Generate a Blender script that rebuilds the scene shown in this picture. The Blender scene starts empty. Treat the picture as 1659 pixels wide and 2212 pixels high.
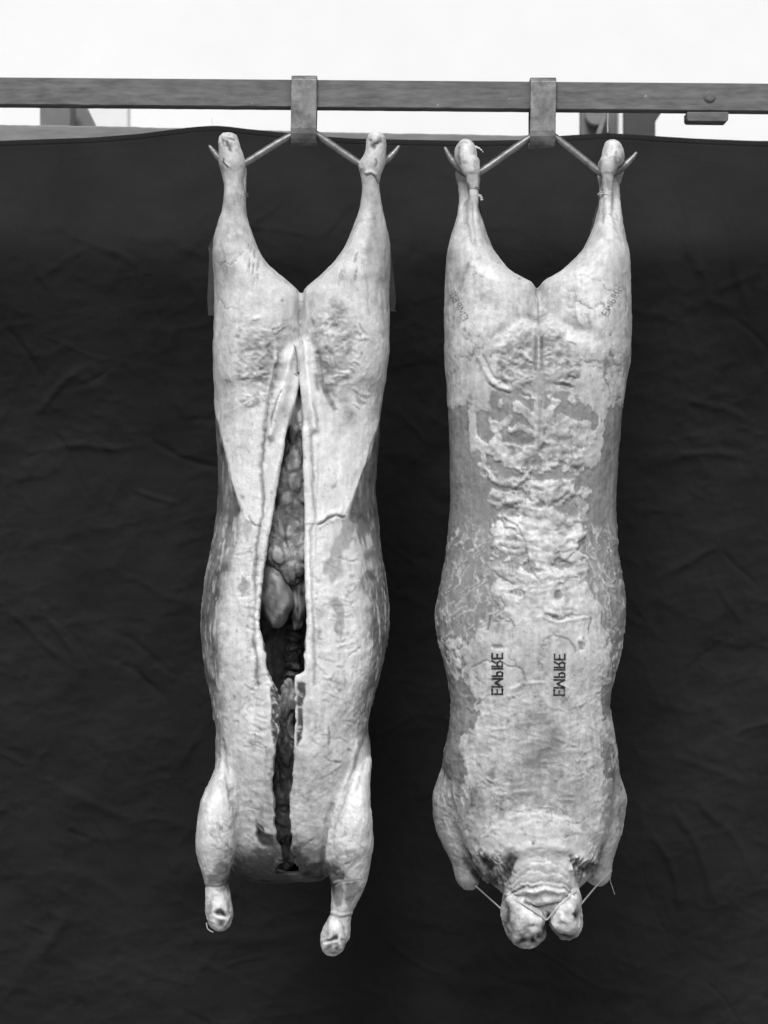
import bpy, math, random
import numpy as np
from mathutils import Vector
from mathutils.bvhtree import BVHTree

# ------------------------------------------------------------------ camera, sky, sun, exposure
S = 0.000727            # metres per layout unit in the plane the carcasses hang in
D = 4.0                 # camera distance to that plane
VOX = 0.0020            # carcass surface resolution
sc = bpy.context.scene
cam_data = bpy.data.cameras.new("camera")
cam = bpy.data.objects.new("camera", cam_data)
sc.collection.objects.link(cam)
cam.location = (0, -D, 0)
cam.rotation_euler = (math.radians(90), 0, 0)
cam_data.sensor_fit = 'VERTICAL'
cam_data.sensor_height = 36
cam_data.lens = 36 * D / (2211.5 * S)
cam_data.clip_start = 0.1
cam_data.clip_end = 2000
cam_data.dof.use_dof = True
cam_data.dof.focus_distance = D - 0.07
cam_data.dof.aperture_fstop = 9.0
sc.camera = cam

SUN_EL, SUN_AZ = 48.0, -14.0        # azimuth measured from behind the camera, minus = left
world = bpy.data.worlds.new("World")
sc.world = world
world.use_nodes = True
wn = world.node_tree
wn.nodes.clear()
sky = wn.nodes.new('ShaderNodeTexSky')
sky.sky_type = 'NISHITA'
sky.sun_disc = False
sky.sun_elevation = math.radians(SUN_EL)
sky.sun_rotation = math.radians(180 + SUN_AZ)
sky.air_density = 1.0
sky.dust_density = 5.0
sky.ozone_density = 1.0
bw = wn.nodes.new('ShaderNodeRGBToBW')     # the photograph is black and white
bg = wn.nodes.new('ShaderNodeBackground')
bg.inputs['Strength'].default_value = 0.05
wo = wn.nodes.new('ShaderNodeOutputWorld')
wn.links.new(sky.outputs[0], bw.inputs[0])
wn.links.new(bw.outputs[0], bg.inputs['Color'])
wn.links.new(bg.outputs[0], wo.inputs['Surface'])

sun_data = bpy.data.lights.new("sun", 'SUN')
sun_data.energy = 1.5
sun_data.angle = math.radians(22)
sun_data.color = (1, 1, 1)
sun = bpy.data.objects.new("sun", sun_data)
sc.collection.objects.link(sun)
el, az = math.radians(SUN_EL), math.radians(SUN_AZ)
to_sun = Vector((math.cos(el) * math.sin(az), -math.cos(el) * math.cos(az), math.sin(el)))
sun.rotation_euler = to_sun.to_track_quat('Z', 'Y').to_euler()

vs = sc.view_settings
vs.view_transform = 'Standard'
vs.look = 'None'
vs.exposure = 0.88
vs.gamma = 1.0
vs.use_curve_mapping = False

# ------------------------------------------------------------------ helpers
COL = sc.collection


def W(px, py, y=0.0):
    k = (D + y) / D
    return ((px - 829.5) * S * k, y, (1105.5 - py) * S * k)


def tag(o, label=None, cat=None, group=None, kind=None):
    if label: o['label'] = label
    if cat: o['category'] = cat
    if group: o['group'] = group
    if kind: o['kind'] = kind
    return o


def mesh_obj(name, verts, faces, mat=None, parent=None, smooth=True):
    me = bpy.data.meshes.new(name)
    me.from_pydata([tuple(v) for v in verts], [], [tuple(f) for f in faces])
    me.update()
    if smooth:
        me.polygons.foreach_set('use_smooth', [True] * len(me.polygons))
    o = bpy.data.objects.new(name, me)
    COL.objects.link(o)
    if mat: me.materials.append(mat)
    if parent:
        o.parent = parent
        o.matrix_parent_inverse = parent.matrix_world.inverted() if False else parent.matrix_world.copy().inverted()
    return o


def empty(name, loc=(0, 0, 0)):
    o = bpy.data.objects.new(name, None)
    o.location = loc
    o.empty_display_size = 0.05
    COL.objects.link(o)
    bpy.context.view_layer.update()
    return o


def np_mesh(name, V, Q, mat, parent=None, attrs=None):
    me = bpy.data.meshes.new(name)
    nv, nq = len(V), len(Q)
    me.vertices.add(nv)
    me.vertices.foreach_set('co', V.astype(np.float32).ravel())
    me.loops.add(nq * 4)
    me.polygons.add(nq)
    me.polygons.foreach_set('loop_start', np.arange(0, nq * 4, 4, dtype=np.int32))
    me.loops.foreach_set('vertex_index', Q.astype(np.int32).ravel())
    me.update(calc_edges=True)
    me.validate()
    me.polygons.foreach_set('use_smooth', np.ones(len(me.polygons), dtype=bool))
    for k, a in (attrs or {}).items():
        at = me.attributes.new(k, 'FLOAT', 'POINT')
        at.data.foreach_set('value', a.astype(np.float32))
    me.materials.append(mat)
    o = bpy.data.objects.new(name, me)
    COL.objects.link(o)
    if parent:
        o.parent = parent
        o.matrix_parent_inverse = parent.matrix_world.copy().inverted()
    return o


def tube(name, pts, rad, mat, parent=None, seg=10, taper_end=None, taper_start=None):
    """swept tube; rad may be a list"""
    P = [Vector(p) for p in pts]
    n = len(P)
    R = rad if isinstance(rad, (list, tuple)) else [rad] * n
    V, F = [], []
    up = Vector((0, 1, 0.01)).normalized()
    for i in range(n):
        t = (P[min(i + 1, n - 1)] - P[max(i - 1, 0)]).normalized()
        a = t.cross(up)
        if a.length < 1e-4: a = t.cross(Vector((1, 0, 0)))
        a.normalize()
        b = t.cross(a).normalized()
        for j in range(seg):
            th = 2 * math.pi * j / seg
            V.append(P[i] + (a * math.cos(th) + b * math.sin(th)) * R[i])
    for i in range(n - 1):
        for j in range(seg):
            j2 = (j + 1) % seg
            F.append((i * seg + j, i * seg + j2, (i + 1) * seg + j2, (i + 1) * seg + j))
    F.append(tuple(range(seg - 1, -1, -1)))
    F.append(tuple((n - 1) * seg + j for j in range(seg)))
    return mesh_obj(name, V, F, mat, parent)


def smooth_path(pts, sub=6):
    """Catmull-Rom"""
    P = [np.array(p, float) for p in pts]
    P = [2 * P[0] - P[1]] + P + [2 * P[-1] - P[-2]]
    out = []
    for i in range(1, len(P) - 2):
        for k in range(sub):
            t = k / sub
            a, b, c, d = P[i - 1], P[i], P[i + 1], P[i + 2]
            out.append(0.5 * ((2 * b) + (c - a) * t + (2 * a - 5 * b + 4 * c - d) * t * t + (-a + 3 * b - 3 * c + d) * t ** 3))
    out.append(P[-2])
    return out


# ---- noise in numpy
def _hash(ix, iy, iz, seed):
    h = (ix.astype(np.uint32) * np.uint32(374761393) + iy.astype(np.uint32) * np.uint32(668265263)
         + iz.astype(np.uint32) * np.uint32(2147483647) + np.uint32((seed * 1013904223 + 12345) & 0xffffffff))
    h = (h ^ (h >> np.uint32(13))) * np.uint32(1274126177)
    h = (h ^ (h >> np.uint32(16))) * np.uint32(2246822519)
    h = h ^ (h >> np.uint32(13))
    return h.astype(np.float32) / np.float32(4294967295.0)


def vnoise(x, y, z, seed=0):
    fx, fy, fz = np.floor(x), np.floor(y), np.floor(z)
    ix, iy, iz = fx.astype(np.int64), fy.astype(np.int64), fz.astype(np.int64)
    u, v, w = x - fx, y - fy, z - fz
    u = u * u * u * (u * (u * 6 - 15) + 10)
    v = v * v * v * (v * (v * 6 - 15) + 10)
    w = w * w * w * (w * (w * 6 - 15) + 10)
    r = 0
    for dx in (0, 1):
        for dy in (0, 1):
            for dz in (0, 1):
                wt = (u if dx else 1 - u) * (v if dy else 1 - v) * (w if dz else 1 - w)
                r = r + wt * _hash(ix + dx, iy + dy, iz + dz, seed)
    return r * 2 - 1


def turn(x, y, z):
    return .36 * x + .48 * y - .8 * z, -.8 * x + .6 * y, .48 * x + .64 * y + .6 * z


def fbm(x, y, z, scale, octv=4, seed=0, gain=0.5, ridged=False):
    """scale = feature size in the units of x, y, z"""
    a, tot, r = 1.0, 0.0, 0
    f = 1.0 / scale
    for o in range(octv):
        x, y, z = turn(x, y, z)
        n = vnoise(x * f + 17.3 * o, y * f + 5.7 * o, z * f + 9.1 * o, seed + o * 7)
        if ridged: n = 1 - 2 * np.abs(n)
        r = r + a * n
        tot += a
        a *= gain
        f *= 2.03
    return r / tot


def worley(x, y, z, scale, seed=0):
    x, y, z = x / scale, y / scale, z / scale
    ix, iy, iz = np.floor(x).astype(np.int64), np.floor(y).astype(np.int64), np.floor(z).astype(np.int64)
    d1 = np.full(x.shape, 9.0)
    d2 = np.full(x.shape, 9.0)
    for dx in (-1, 0, 1):
        for dy in (-1, 0, 1):
            for dz in (-1, 0, 1):
                cx, cy, cz = ix + dx, iy + dy, iz + dz
                ex = cx + _hash(cx, cy, cz, seed) - x
                ey = cy + _hash(cx, cy, cz, seed + 1) - y
                ez = cz + _hash(cx, cy, cz, seed + 2) - z
                d = ex * ex + ey * ey + ez * ez
                d2 = np.minimum(d2, np.maximum(d1, d))
                d1 = np.minimum(d1, d)
    return np.sqrt(d1), np.sqrt(d2)


def sstep(a, b, x):
    t = np.clip((x - a) / (b - a), 0, 1)
    return t * t * (3 - 2 * t)


# ---- implicit solids
def smin(a, b, k):
    h = np.maximum(k - np.abs(a - b), 0) / k
    return np.minimum(a, b) - h * h * k * 0.25


def smax(a, b, k):
    return -smin(-a, -b, k)


class Loft:
    """solid swept along z: rows are (py, xl, xr, y_centre, y_half)"""
    def __init__(self, rows, n=2.3, sig=0.005, k=0.012):
        rows = sorted(rows, key=lambda r: r[0])
        z, cx, a, cy, b = [], [], [], [], []
        for (py, xl, xr, yc, yb) in rows:
            kk = (D + yc) / D
            z.append((1105.5 - py) * S * kk)
            cx.append(((xl + xr) / 2 - 829.5) * S * kk)
            a.append((xr - xl) / 2 * S * kk)
            cy.append(yc)
            b.append(yb)
        z = np.array(z)[::-1]
        self.z0, self.z1 = z[0], z[-1]
        zz = np.arange(self.z0, self.z1 + 0.0005, 0.0005)
        def sm(v):
            v = np.interp(zz, z, np.array(v)[::-1])
            m = int(sig / 0.0005 * 3)
            kern = np.exp(-0.5 * (np.arange(-m, m + 1) * 0.0005 / sig) ** 2)
            kern /= kern.sum()
            # odd reflection keeps the end values
            left = 2 * v[0] - v[1:m + 1][::-1]
            right = 2 * v[-1] - v[-m - 1:-1][::-1]
            return np.convolve(np.concatenate([left, v, right]), kern, 'valid')
        self.zz = zz
        self.cx, self.a, self.cy, self.b = sm(cx), np.maximum(sm(a), .002), sm(cy), np.maximum(sm(b), .002)
        self.n = n
        self.k = k

    def at(self, x, y, z):
        """arrays that broadcast; z 1-D on last axis or same shape"""
        cx = np.interp(z, self.zz, self.cx).astype(np.float32)
        a = np.interp(z, self.zz, self.a).astype(np.float32)
        cy = np.interp(z, self.zz, self.cy).astype(np.float32)
        b = np.interp(z, self.zz, self.b).astype(np.float32)
        n = self.n
        u = (np.abs(x - cx) / a) ** n
        v = (np.abs(y - cy) / b) ** n
        r = (u + v) ** (1.0 / n)
        f = (r - 1) * np.minimum(a, b)
        over = np.maximum(z - self.z1, self.z0 - z)
        return np.maximum(f, over.astype(np.float32))

    def box(self, m):
        return (np.min(self.cx - self.a) - m, np.max(self.cx + self.a) + m, np.min(self.cy - self.b) - m,
                np.max(self.cy + self.b) + m, self.z0 - m, self.z1 + m)


class Field:
    def __init__(self, lo, hi, vox):
        self.lo = np.array(lo)
        self.vox = vox
        self.n = [int(math.ceil((h - l) / vox)) + 1 for l, h in zip(lo, hi)]
        self.ax = [(lo[i] + np.arange(self.n[i]) * vox).astype(np.float32) for i in range(3)]
        self.F = np.full(self.n, 0.05, np.float32)

    def sl(self, box):
        out = []
        for i in range(3):
            a = max(0, int((box[2 * i] - self.lo[i]) / self.vox))
            b = min(self.n[i], int((box[2 * i + 1] - self.lo[i]) / self.vox) + 2)
            out.append(slice(a, b))
        return tuple(out)

    def grids(self, s):
        return self.ax[0][s[0]][:, None, None], self.ax[1][s[1]][None, :, None], self.ax[2][s[2]][None, None, :]

    def add(self, loft, k=None):
        s = self.sl(loft.box(0.03))
        x, y, z = self.grids(s)
        k = loft.k if k is None else k
        self.F[s] = smin(self.F[s], loft.at(x, y, z), k)

    def surface(self):
        F = self.F
        nx, ny, nz = F.shape
        ins = F < 0
        c = [ins[dx:nx - 1 + dx, dy:ny - 1 + dy, dz:nz - 1 + dz] for dx in (0, 1) for dy in (0, 1) for dz in (0, 1)]
        cnt = np.zeros(c[0].shape, np.uint8)
        for q in c: cnt += q
        act = (cnt > 0) & (cnt < 8)
        I, J, K = np.nonzero(act)
        idx = np.full(act.shape, -1, np.int32)
        idx[I, J, K] = np.arange(len(I), dtype=np.int32)
        offs = [(dx, dy, dz) for dx in (0, 1) for dy in (0, 1) for dz in (0, 1)]
        val = np.stack([F[I + o[0], J + o[1], K + o[2]] for o in offs], 1)
        acc = np.zeros((len(I), 3))
        num = np.zeros(len(I))
        for a in range(8):
            for ax in range(3):
                if offs[a][ax] == 0:
                    o2 = list(offs[a]); o2[ax] = 1
                    b = offs.index(tuple(o2))
                    va, vb = val[:, a], val[:, b]
                    m = (va < 0) != (vb < 0)
                    t = np.where(m, va / np.where(m, va - vb, 1), 0)
                    p = np.tile(np.array(offs[a], float), (len(I), 1))
                    p[:, ax] += t
                    acc += p * m[:, None]
                    num += m
        V = (np.stack([I, J, K], 1) + acc / num[:, None]) * self.vox + self.lo
        quads = []
        # x edges
        e = ins[:-1, :, :] != ins[1:, :, :]
        e[:, 0, :] = e[:, -1, :] = False; e[:, :, 0] = e[:, :, -1] = False
        i, j, k = np.nonzero(e)
        q = np.stack([idx[i, j - 1, k - 1], idx[i, j, k - 1], idx[i, j, k], idx[i, j - 1, k]], 1)
        fl = ~ins[i, j, k]; q[fl] = q[fl][:, ::-1]; quads.append(q)
        e = ins[:, :-1, :] != ins[:, 1:, :]
        e[0] = e[-1] = False; e[:, :, 0] = e[:, :, -1] = False
        i, j, k = np.nonzero(e)
        q = np.stack([idx[i - 1, j, k - 1], idx[i - 1, j, k], idx[i, j, k], idx[i, j, k - 1]], 1)
        fl = ~ins[i, j, k]; q[fl] = q[fl][:, ::-1]; quads.append(q)
        e = ins[:, :, :-1] != ins[:, :, 1:]
        e[0] = e[-1] = False; e[:, 0] = e[:, -1] = False
        i, j, k = np.nonzero(e)
        q = np.stack([idx[i - 1, j - 1, k], idx[i, j - 1, k], idx[i, j, k], idx[i - 1, j, k]], 1)
        fl = ~ins[i, j, k]; q[fl] = q[fl][:, ::-1]; quads.append(q)
        Q = np.concatenate(quads)
        Q = Q[(Q >= 0).all(1)]
        return V, Q


def vnormals(V, Q):
    a = V[Q[:, 2]] - V[Q[:, 0]]
    b = V[Q[:, 3]] - V[Q[:, 1]]
    n = np.cross(a, b)
    N = np.zeros_like(V)
    for c in range(3):
        for k in range(4):
            N[:, c] += np.bincount(Q[:, k], n[:, c], len(V))
    return N / (np.linalg.norm(N, axis=1)[:, None] + 1e-20)


def relax(V, Q, it=2, f=0.5):
    n = len(V)
    deg = np.zeros(n)
    for k in range(4):
        deg += np.bincount(Q[:, k], None, n) * 2
    for _ in range(it):
        A = np.zeros_like(V)
        for k in range(4):
            for m in (1, 3):
                for c in range(3):
                    A[:, c] += np.bincount(Q[:, k], V[Q[:, (k + m) % 4], c], n)
        V = V + f * (A / deg[:, None] - V)
    return V


class Paint:
    """per-vertex relief, pigment and painted shade; shapes are given in layout units as seen from the front"""
    def __init__(self, V, N, base, seed):
        self.V, self.N = V, N
        k = D / (D + V[:, 1])
        self.px = V[:, 0] * k / S + 829.5
        self.py = 1105.5 - V[:, 2] * k / S
        self.front = sstep(-0.2, 0.15, -N[:, 1])
        self.tone = np.full(len(V), base)
        self.disp = np.zeros(len(V))
        x, y, z = (V / S).T
        self.q = (x, y, z)
        self.wx = fbm(x, y, z, 26, 4, seed, .6)
        self.wy = fbm(x, y, z, 26, 4, seed + 50, .6)

    def veins(self, scale, seed, lo, hi, tone, op, disp, mask, sparse=.0, stretch=(1, 1, 1)):
        x, y, z = self.q
        n = vnoise(*turn(x * stretch[0] / scale + self.wx * 20 / scale, y * stretch[1] / scale, z * stretch[2] / scale + self.wy * 20 / scale), seed)
        m = sstep(lo, hi, 1 - 2 * np.abs(n)) * mask
        if sparse is not None:
            m = m * sstep(sparse, sparse + .3, fbm(x, y, z, scale * 1.6, 3, seed + 9))
        self._apply(slice(None), m, tone, op, disp)

    def coords(self, warp):
        return self.px + self.wx * warp, self.py + self.wy * warp

    def _apply(self, sel, w, tone, op, disp):
        if tone is not None:
            t = self.tone[sel]
            self.tone[sel] = t + (tone - t) * np.clip(w * op, 0, 1)
        if disp:
            self.disp[sel] += disp * w

    def stroke(self, pts, w, tone=None, op=1.0, disp=0.0, warp=0, mask=None):
        px, py = self.coords(warp)
        P = np.array([p[:2] for p in pts], float)
        Wd = np.array([p[2] if len(p) > 2 else w for p in pts], float)
        m = 3 * Wd.max() + warp
        sel = np.nonzero((self.px > P[:, 0].min() - m) & (self.px < P[:, 0].max() + m)
                         & (self.py > P[:, 1].min() - m) & (self.py < P[:, 1].max() + m) & (self.front > 0))[0]
        if not len(sel): return
        x, y = px[sel], py[sel]
        best = np.full(len(sel), 1e9)
        for i in range(len(P) - 1):
            a, b = P[i], P[i + 1]
            ab = b - a
            L = (ab ** 2).sum() + 1e-9
            t = np.clip(((x - a[0]) * ab[0] + (y - a[1]) * ab[1]) / L, 0, 1)
            d = np.hypot(x - a[0] - t * ab[0], y - a[1] - t * ab[1]) / (Wd[i] + (Wd[i + 1] - Wd[i]) * t)
            best = np.minimum(best, d)
        wt = np.exp(-best ** 2) * self.front[sel]
        if mask is not None: wt = wt * mask[sel]
        self._apply(sel, wt, tone, op, disp)

    def sw(self, pts, w, warp=0):
        px, py = self.coords(warp)
        best = np.full(len(px), 9.0)
        for i in range(len(pts) - 1):
            a, b = np.array(pts[i][:2], float), np.array(pts[i + 1][:2], float)
            ab = b - a
            t = np.clip(((px - a[0]) * ab[0] + (py - a[1]) * ab[1]) / ((ab ** 2).sum() + 1e-9), 0, 1)
            best = np.minimum(best, np.hypot(px - a[0] - t * ab[0], py - a[1] - t * ab[1]) / w)
        return np.exp(-best ** 2)

    def sd(self, pts, warp=0):
        px, py = self.coords(warp)
        P = np.array(pts, float)
        best = np.full(len(px), 1e9)
        inside = np.zeros(len(px), bool)
        for i in range(len(P)):
            a, b = P[i], P[(i + 1) % len(P)]
            ab = b - a
            t = np.clip(((px - a[0]) * ab[0] + (py - a[1]) * ab[1]) / ((ab ** 2).sum() + 1e-9), 0, 1)
            best = np.minimum(best, np.hypot(px - a[0] - t * ab[0], py - a[1] - t * ab[1]))
            c = ((a[1] > py) != (b[1] > py)) & (px < (b[0] - a[0]) * (py - a[1]) / (b[1] - a[1] + 1e-12) + a[0])
            inside ^= c
        return np.where(inside, -best, best)

    def poly(self, pts, edge, tone=None, op=1.0, disp=0.0, warp=0, mask=None):
        w = sstep(edge, -edge, self.sd(pts, warp)) * self.front
        if mask is not None: w = w * mask
        self._apply(slice(None), w, tone, op, disp)
        return w

    def blob(self, x, y, rx, ry, tone=None, op=1.0, disp=0.0, rot=0, warp=0, mask=None):
        px, py = self.coords(warp)
        c, s = math.cos(math.radians(rot)), math.sin(math.radians(rot))
        dx, dy = px - x, py - y
        u, v = (dx * c + dy * s) / rx, (-dx * s + dy * c) / ry
        w = np.exp(-(u * u + v * v)) * self.front
        if mask is not None: w = w * mask
        self._apply(slice(None), w, tone, op, disp)
        return w


# ------------------------------------------------------------------ materials
def new_mat(name):
    m = bpy.data.materials.new(name)
    m.use_nodes = True
    nt = m.node_tree
    b = nt.nodes['Principled BSDF']
    return m, nt, b


def nd(nt, typ, **kw):
    n = nt.nodes.new(typ)
    for k, v in kw.items():
        setattr(n, k, v)
    return n


def grey(v):
    return (v, v, v, 1)


def simple_mat(name, val, rough=0.7, var=0.25, scale=30, bump=0.2, stretch=(1, 1, 1), spec=0.3, metal=0.0, dist=0.002,
               spots=None):
    m, nt, b = new_mat(name)
    tc = nd(nt, 'ShaderNodeTexCoord')
    mp = nd(nt, 'ShaderNodeMapping')
    mp.inputs['Scale'].default_value = stretch
    nt.links.new(tc.outputs['Object'], mp.inputs[0])
    n1 = nd(nt, 'ShaderNodeTexNoise')
    n1.inputs['Scale'].default_value = scale
    n1.inputs['Detail'].default_value = 8
    n1.inputs['Roughness'].default_value = 0.65
    nt.links.new(mp.outputs[0], n1.inputs['Vector'])
    r = nd(nt, 'ShaderNodeMapRange')
    r.inputs['From Min'].default_value = 0.25
    r.inputs['From Max'].default_value = 0.75
    r.inputs['To Min'].default_value = val * (1 - var)
    r.inputs['To Max'].default_value = val * (1 + var)
    nt.links.new(n1.outputs['Fac'], r.inputs[0])
    out = r.outputs[0]
    if spots:
        n2 = nd(nt, 'ShaderNodeTexNoise')
        n2.inputs['Scale'].default_value = spots[0]
        n2.inputs['Detail'].default_value = 5
        nt.links.new(tc.outputs['Object'], n2.inputs['Vector'])
        r2 = nd(nt, 'ShaderNodeMapRange')
        r2.inputs['From Min'].default_value = spots[1]
        r2.inputs['From Max'].default_value = spots[1] + 0.06
        nt.links.new(n2.outputs['Fac'], r2.inputs[0])
        mx = nd(nt, 'ShaderNodeMix')
        nt.links.new(r2.outputs[0], mx.inputs['Factor'])
        nt.links.new(out, mx.inputs['A'])
        mx.inputs['B'].default_value = spots[2]
        out = mx.outputs['Result']
    nt.links.new(out, b.inputs['Base Color'])
    b.inputs['Roughness'].default_value = rough
    b.inputs['Specular IOR Level'].default_value = spec
    b.inputs['Metallic'].default_value = metal
    bp = nd(nt, 'ShaderNodeBump')
    bp.inputs['Strength'].default_value = bump
    bp.inputs['Distance'].default_value = dist
    nt.links.new(n1.outputs['Fac'], bp.inputs['Height'])
    nt.links.new(bp.outputs[0], b.inputs['Normal'])
    return m


def flesh_mat(name, rough=0.42, spec=0.42):
    m, nt, b = new_mat(name)
    at = nd(nt, 'ShaderNodeAttribute', attribute_name='tone')
    tc = nd(nt, 'ShaderNodeTexCoord')

    def layer(scale, lo, hi, a, z, detail=6, rgh=.65, stretch=(1, 1, 1)):
        mp = nd(nt, 'ShaderNodeMapping')
        mp.inputs['Scale'].default_value = stretch
        mp.vector_type = 'TEXTURE' if False else 'POINT'
        mp.inputs['Rotation'].default_value = (.5 + scale * .01, .35, .2) if stretch == (1, 1, 1) else (.06, .22, .7)
        nt.links.new(tc.outputs['Object'], mp.inputs[0])
        n = nd(nt, 'ShaderNodeTexNoise')
        n.inputs['Scale'].default_value = scale
        n.inputs['Detail'].default_value = detail
        n.inputs['Roughness'].default_value = rgh
        nt.links.new(mp.outputs[0], n.inputs['Vector'])
        r = nd(nt, 'ShaderNodeMapRange')
        r.inputs['From Min'].default_value = a
        r.inputs['From Max'].default_value = z
        r.inputs['To Min'].default_value = lo
        r.inputs['To Max'].default_value = hi
        nt.links.new(n.outputs['Fac'], r.inputs[0])
        return n, r

    out = at.outputs['Fac']
    lay = [layer(150, .87, 1.09, .3, .7, 6, .7, (1, 1, .28)), layer(55, .90, 1.08, .3, .7, 8, .72), layer(420, .88, 1.10, .3, .7, 3, .6),
           layer(210, 1.0, .62, .66, .74, 4, .6)]
    for n, r in lay:
        mu = nd(nt, 'ShaderNodeMath', operation='MULTIPLY')
        nt.links.new(out, mu.inputs[0])
        nt.links.new(r.outputs[0], mu.inputs[1])
        out = mu.outputs[0]
    nt.links.new(out, b.inputs['Base Color'])
    b.inputs['Roughness'].default_value = rough
    b.inputs['Specular IOR Level'].default_value = spec
    b.inputs['Subsurface Weight'].default_value = 0.35
    b.inputs['Subsurface Radius'].default_value = (1, 1, 1)
    b.inputs['Subsurface Scale'].default_value = 0.004
    ad = nd(nt, 'ShaderNodeMath', operation='ADD')
    nt.links.new(lay[0][0].outputs['Fac'], ad.inputs[0])
    nt.links.new(lay[1][0].outputs['Fac'], ad.inputs[1])
    bp = nd(nt, 'ShaderNodeBump')
    bp.inputs['Strength'].default_value = 0.22
    bp.inputs['Distance'].default_value = 0.0018
    nt.links.new(ad.outputs[0], bp.inputs['Height'])
    bp2 = nd(nt, 'ShaderNodeBump')
    bp2.inputs['Strength'].default_value = 0.25
    bp2.inputs['Distance'].default_value = 0.0008
    nt.links.new(lay[2][0].outputs['Fac'], bp2.inputs['Height'])
    nt.links.new(bp.outputs[0], bp2.inputs['Normal'])
    nt.links.new(bp2.outputs[0], b.inputs['Normal'])
    return m


M_flesh = flesh_mat('carcass_surface')
M_cloth = None
M_beam = simple_mat('weathered_beam_paint', 0.135, 0.75, 0.5, 20, 0.35, (1, 4, 5), spots=(55, 0.70, 0.45))
M_board = simple_mat('pale_board', 0.22, 0.8, 0.25, 18, 0.3, (1, 4, 6))
M_metal = simple_mat('worn_galvanised_strap', 0.21, 0.55, 0.8, 38, 0.5, (1, 1, 1), 0.5, 0.55)
M_rod = simple_mat('worn_steel_rod', 0.22, 0.42, 0.35, 80, 0.3, (1, 1, 1), 0.5, 0.6)
M_dark = simple_mat('dark_painted_timber', 0.06, 0.7, 0.2, 10, 0.2)
M_post = simple_mat('grey_timber', 0.17, 0.8, 0.2, 10, 0.2)
M_white = simple_mat('whitewash', 0.75, 0.8, 0.05, 10, 0.1)
M_wall = simple_mat('bright_limewash', 0.82, 0.9, 0.03, 3, 0.05)
M_string = simple_mat('pale_twine', 0.45, 0.9, 0.2, 300, 0.3)
M_wire = simple_mat('tie_wire', 0.3, 0.4, 0.2, 200, 0.1, metal=0.4)
M_ink = simple_mat('stamp_ink', 0.03, 0.8, 0.7, 120, 0.05, spots=(330, 0.60, 0.22))
M_inkf = simple_mat('faded_stamp_ink', 0.22, 0.8, 0.5, 220, 0.05, spots=(300, 0.5, 0.5))
M_tag = simple_mat('grey_cloth_strip', 0.06, 0.9, 0.25, 90, 0.2)
M_ground = simple_mat('yard_ground', 0.22, 0.9, 0.3, 2, 0.3)

# ------------------------------------------------------------------ ground
GZ = -1.32
g = mesh_obj('ground', [(-400, -400, GZ), (400, -400, GZ), (400, 400, GZ), (-400, 400, GZ)], [(0, 1, 2, 3)], M_ground, smooth=False)
tag(g, kind='structure')


def box_obj(name, corners_px, y0, y1, mat, parent=None, bev=0.002, sub=1):
    """prism: a front outline in layout units at depth y0, pushed straight back to y1"""
    n = len(corners_px)
    V = [W(x, y, y0) for x, y in corners_px]
    V += [(v[0], y1, v[2]) for v in V]
    F = [tuple(range(n - 1, -1, -1)), tuple(range(n, 2 * n))]
    for i in range(n):
        j = (i + 1) % n
        F.append((i, j, n + j, n + i))
    o = mesh_obj(name, V, F, mat, parent, smooth=False)
    import bmesh
    bm = bmesh.new(); bm.from_mesh(o.data)
    bmesh.ops.recalc_face_normals(bm, faces=bm.faces)
    if bev:
        bmesh.ops.bevel(bm, geom=list(bm.edges), offset=bev, segments=2, affect='EDGES', profile=0.6)
    bm.to_mesh(o.data); bm.free()
    return o


# ------------------------------------------------------------------ hanging beam
BY0, BY1 = -0.014, 0.016
beam = empty('hanging_beam', W(829.5, 240, 0))
tag(beam, 'grey painted beam running across the top with both hooks hung over it', 'beam')


def beam_top(x): return 167.0 + (x - 80) * (12.5 / 1545)
def beam_bot(x): return 226.5 + (x - 80) * (13.5 / 1545)


# the beam as a many-segment board with a slightly worn lower edge
rng = random.Random(4)
xs = np.linspace(-420, 2080, 160)
V, F = [], []
for x in xs:
    ch = rng.uniform(-0.5, 0.5)
    tz = [W(x, beam_top(x), BY0), W(x, beam_top(x) + 1.5, BY0), W(x, beam_bot(x) + ch - 2.2, BY0), W(x, beam_bot(x) + ch * 0.5, BY0)]
    X = tz[0][0]
    zt, zt2, zb2, zb = [t[2] for t in tz]
    V += [(X, BY0 + .002, zt), (X, BY0, zt2), (X, BY0 + rng.uniform(-.0002, .0002), zb2), (X, BY0 + .002, zb), (X, BY1, zb), (X, BY1, zt)]
for i in range(len(xs) - 1):
    for j in range(6):
        k = (j + 1) % 6
        F.append((i * 6 + j, i * 6 + k, (i + 1) * 6 + k, (i + 1) * 6 + j))
F.append(tuple(range(6))); F.append(tuple((len(xs) - 1) * 6 + j for j in range(5, -1, -1)))
mesh_obj('board', V, F, M_beam, beam, smooth=False)


def disc_obj(name, px, py, y0, y1, r, mat, parent, seg=24, dome=0.0):
    c = W(px, py, y0)
    V, F = [], []
    prof = [(r, y1), (r, y0 + 0.0006), (r * .9, y0), (r * .5, y0 - dome)]
    for (rr, yy) in prof:
        for j in range(seg):
            t = 2 * math.pi * j / seg
            V.append((c[0] + rr * math.cos(t), yy, c[2] + rr * math.sin(t)))
    for i in range(len(prof) - 1):
        for j in range(seg):
            k = (j + 1) % seg
            F.append((i * seg + j, i * seg + k, (i + 1) * seg + k, (i + 1) * seg + j))
    F.append(tuple((len(prof) - 1) * seg + j for j in range(seg)))
    return mesh_obj(name, V, F, mat, parent)


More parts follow.
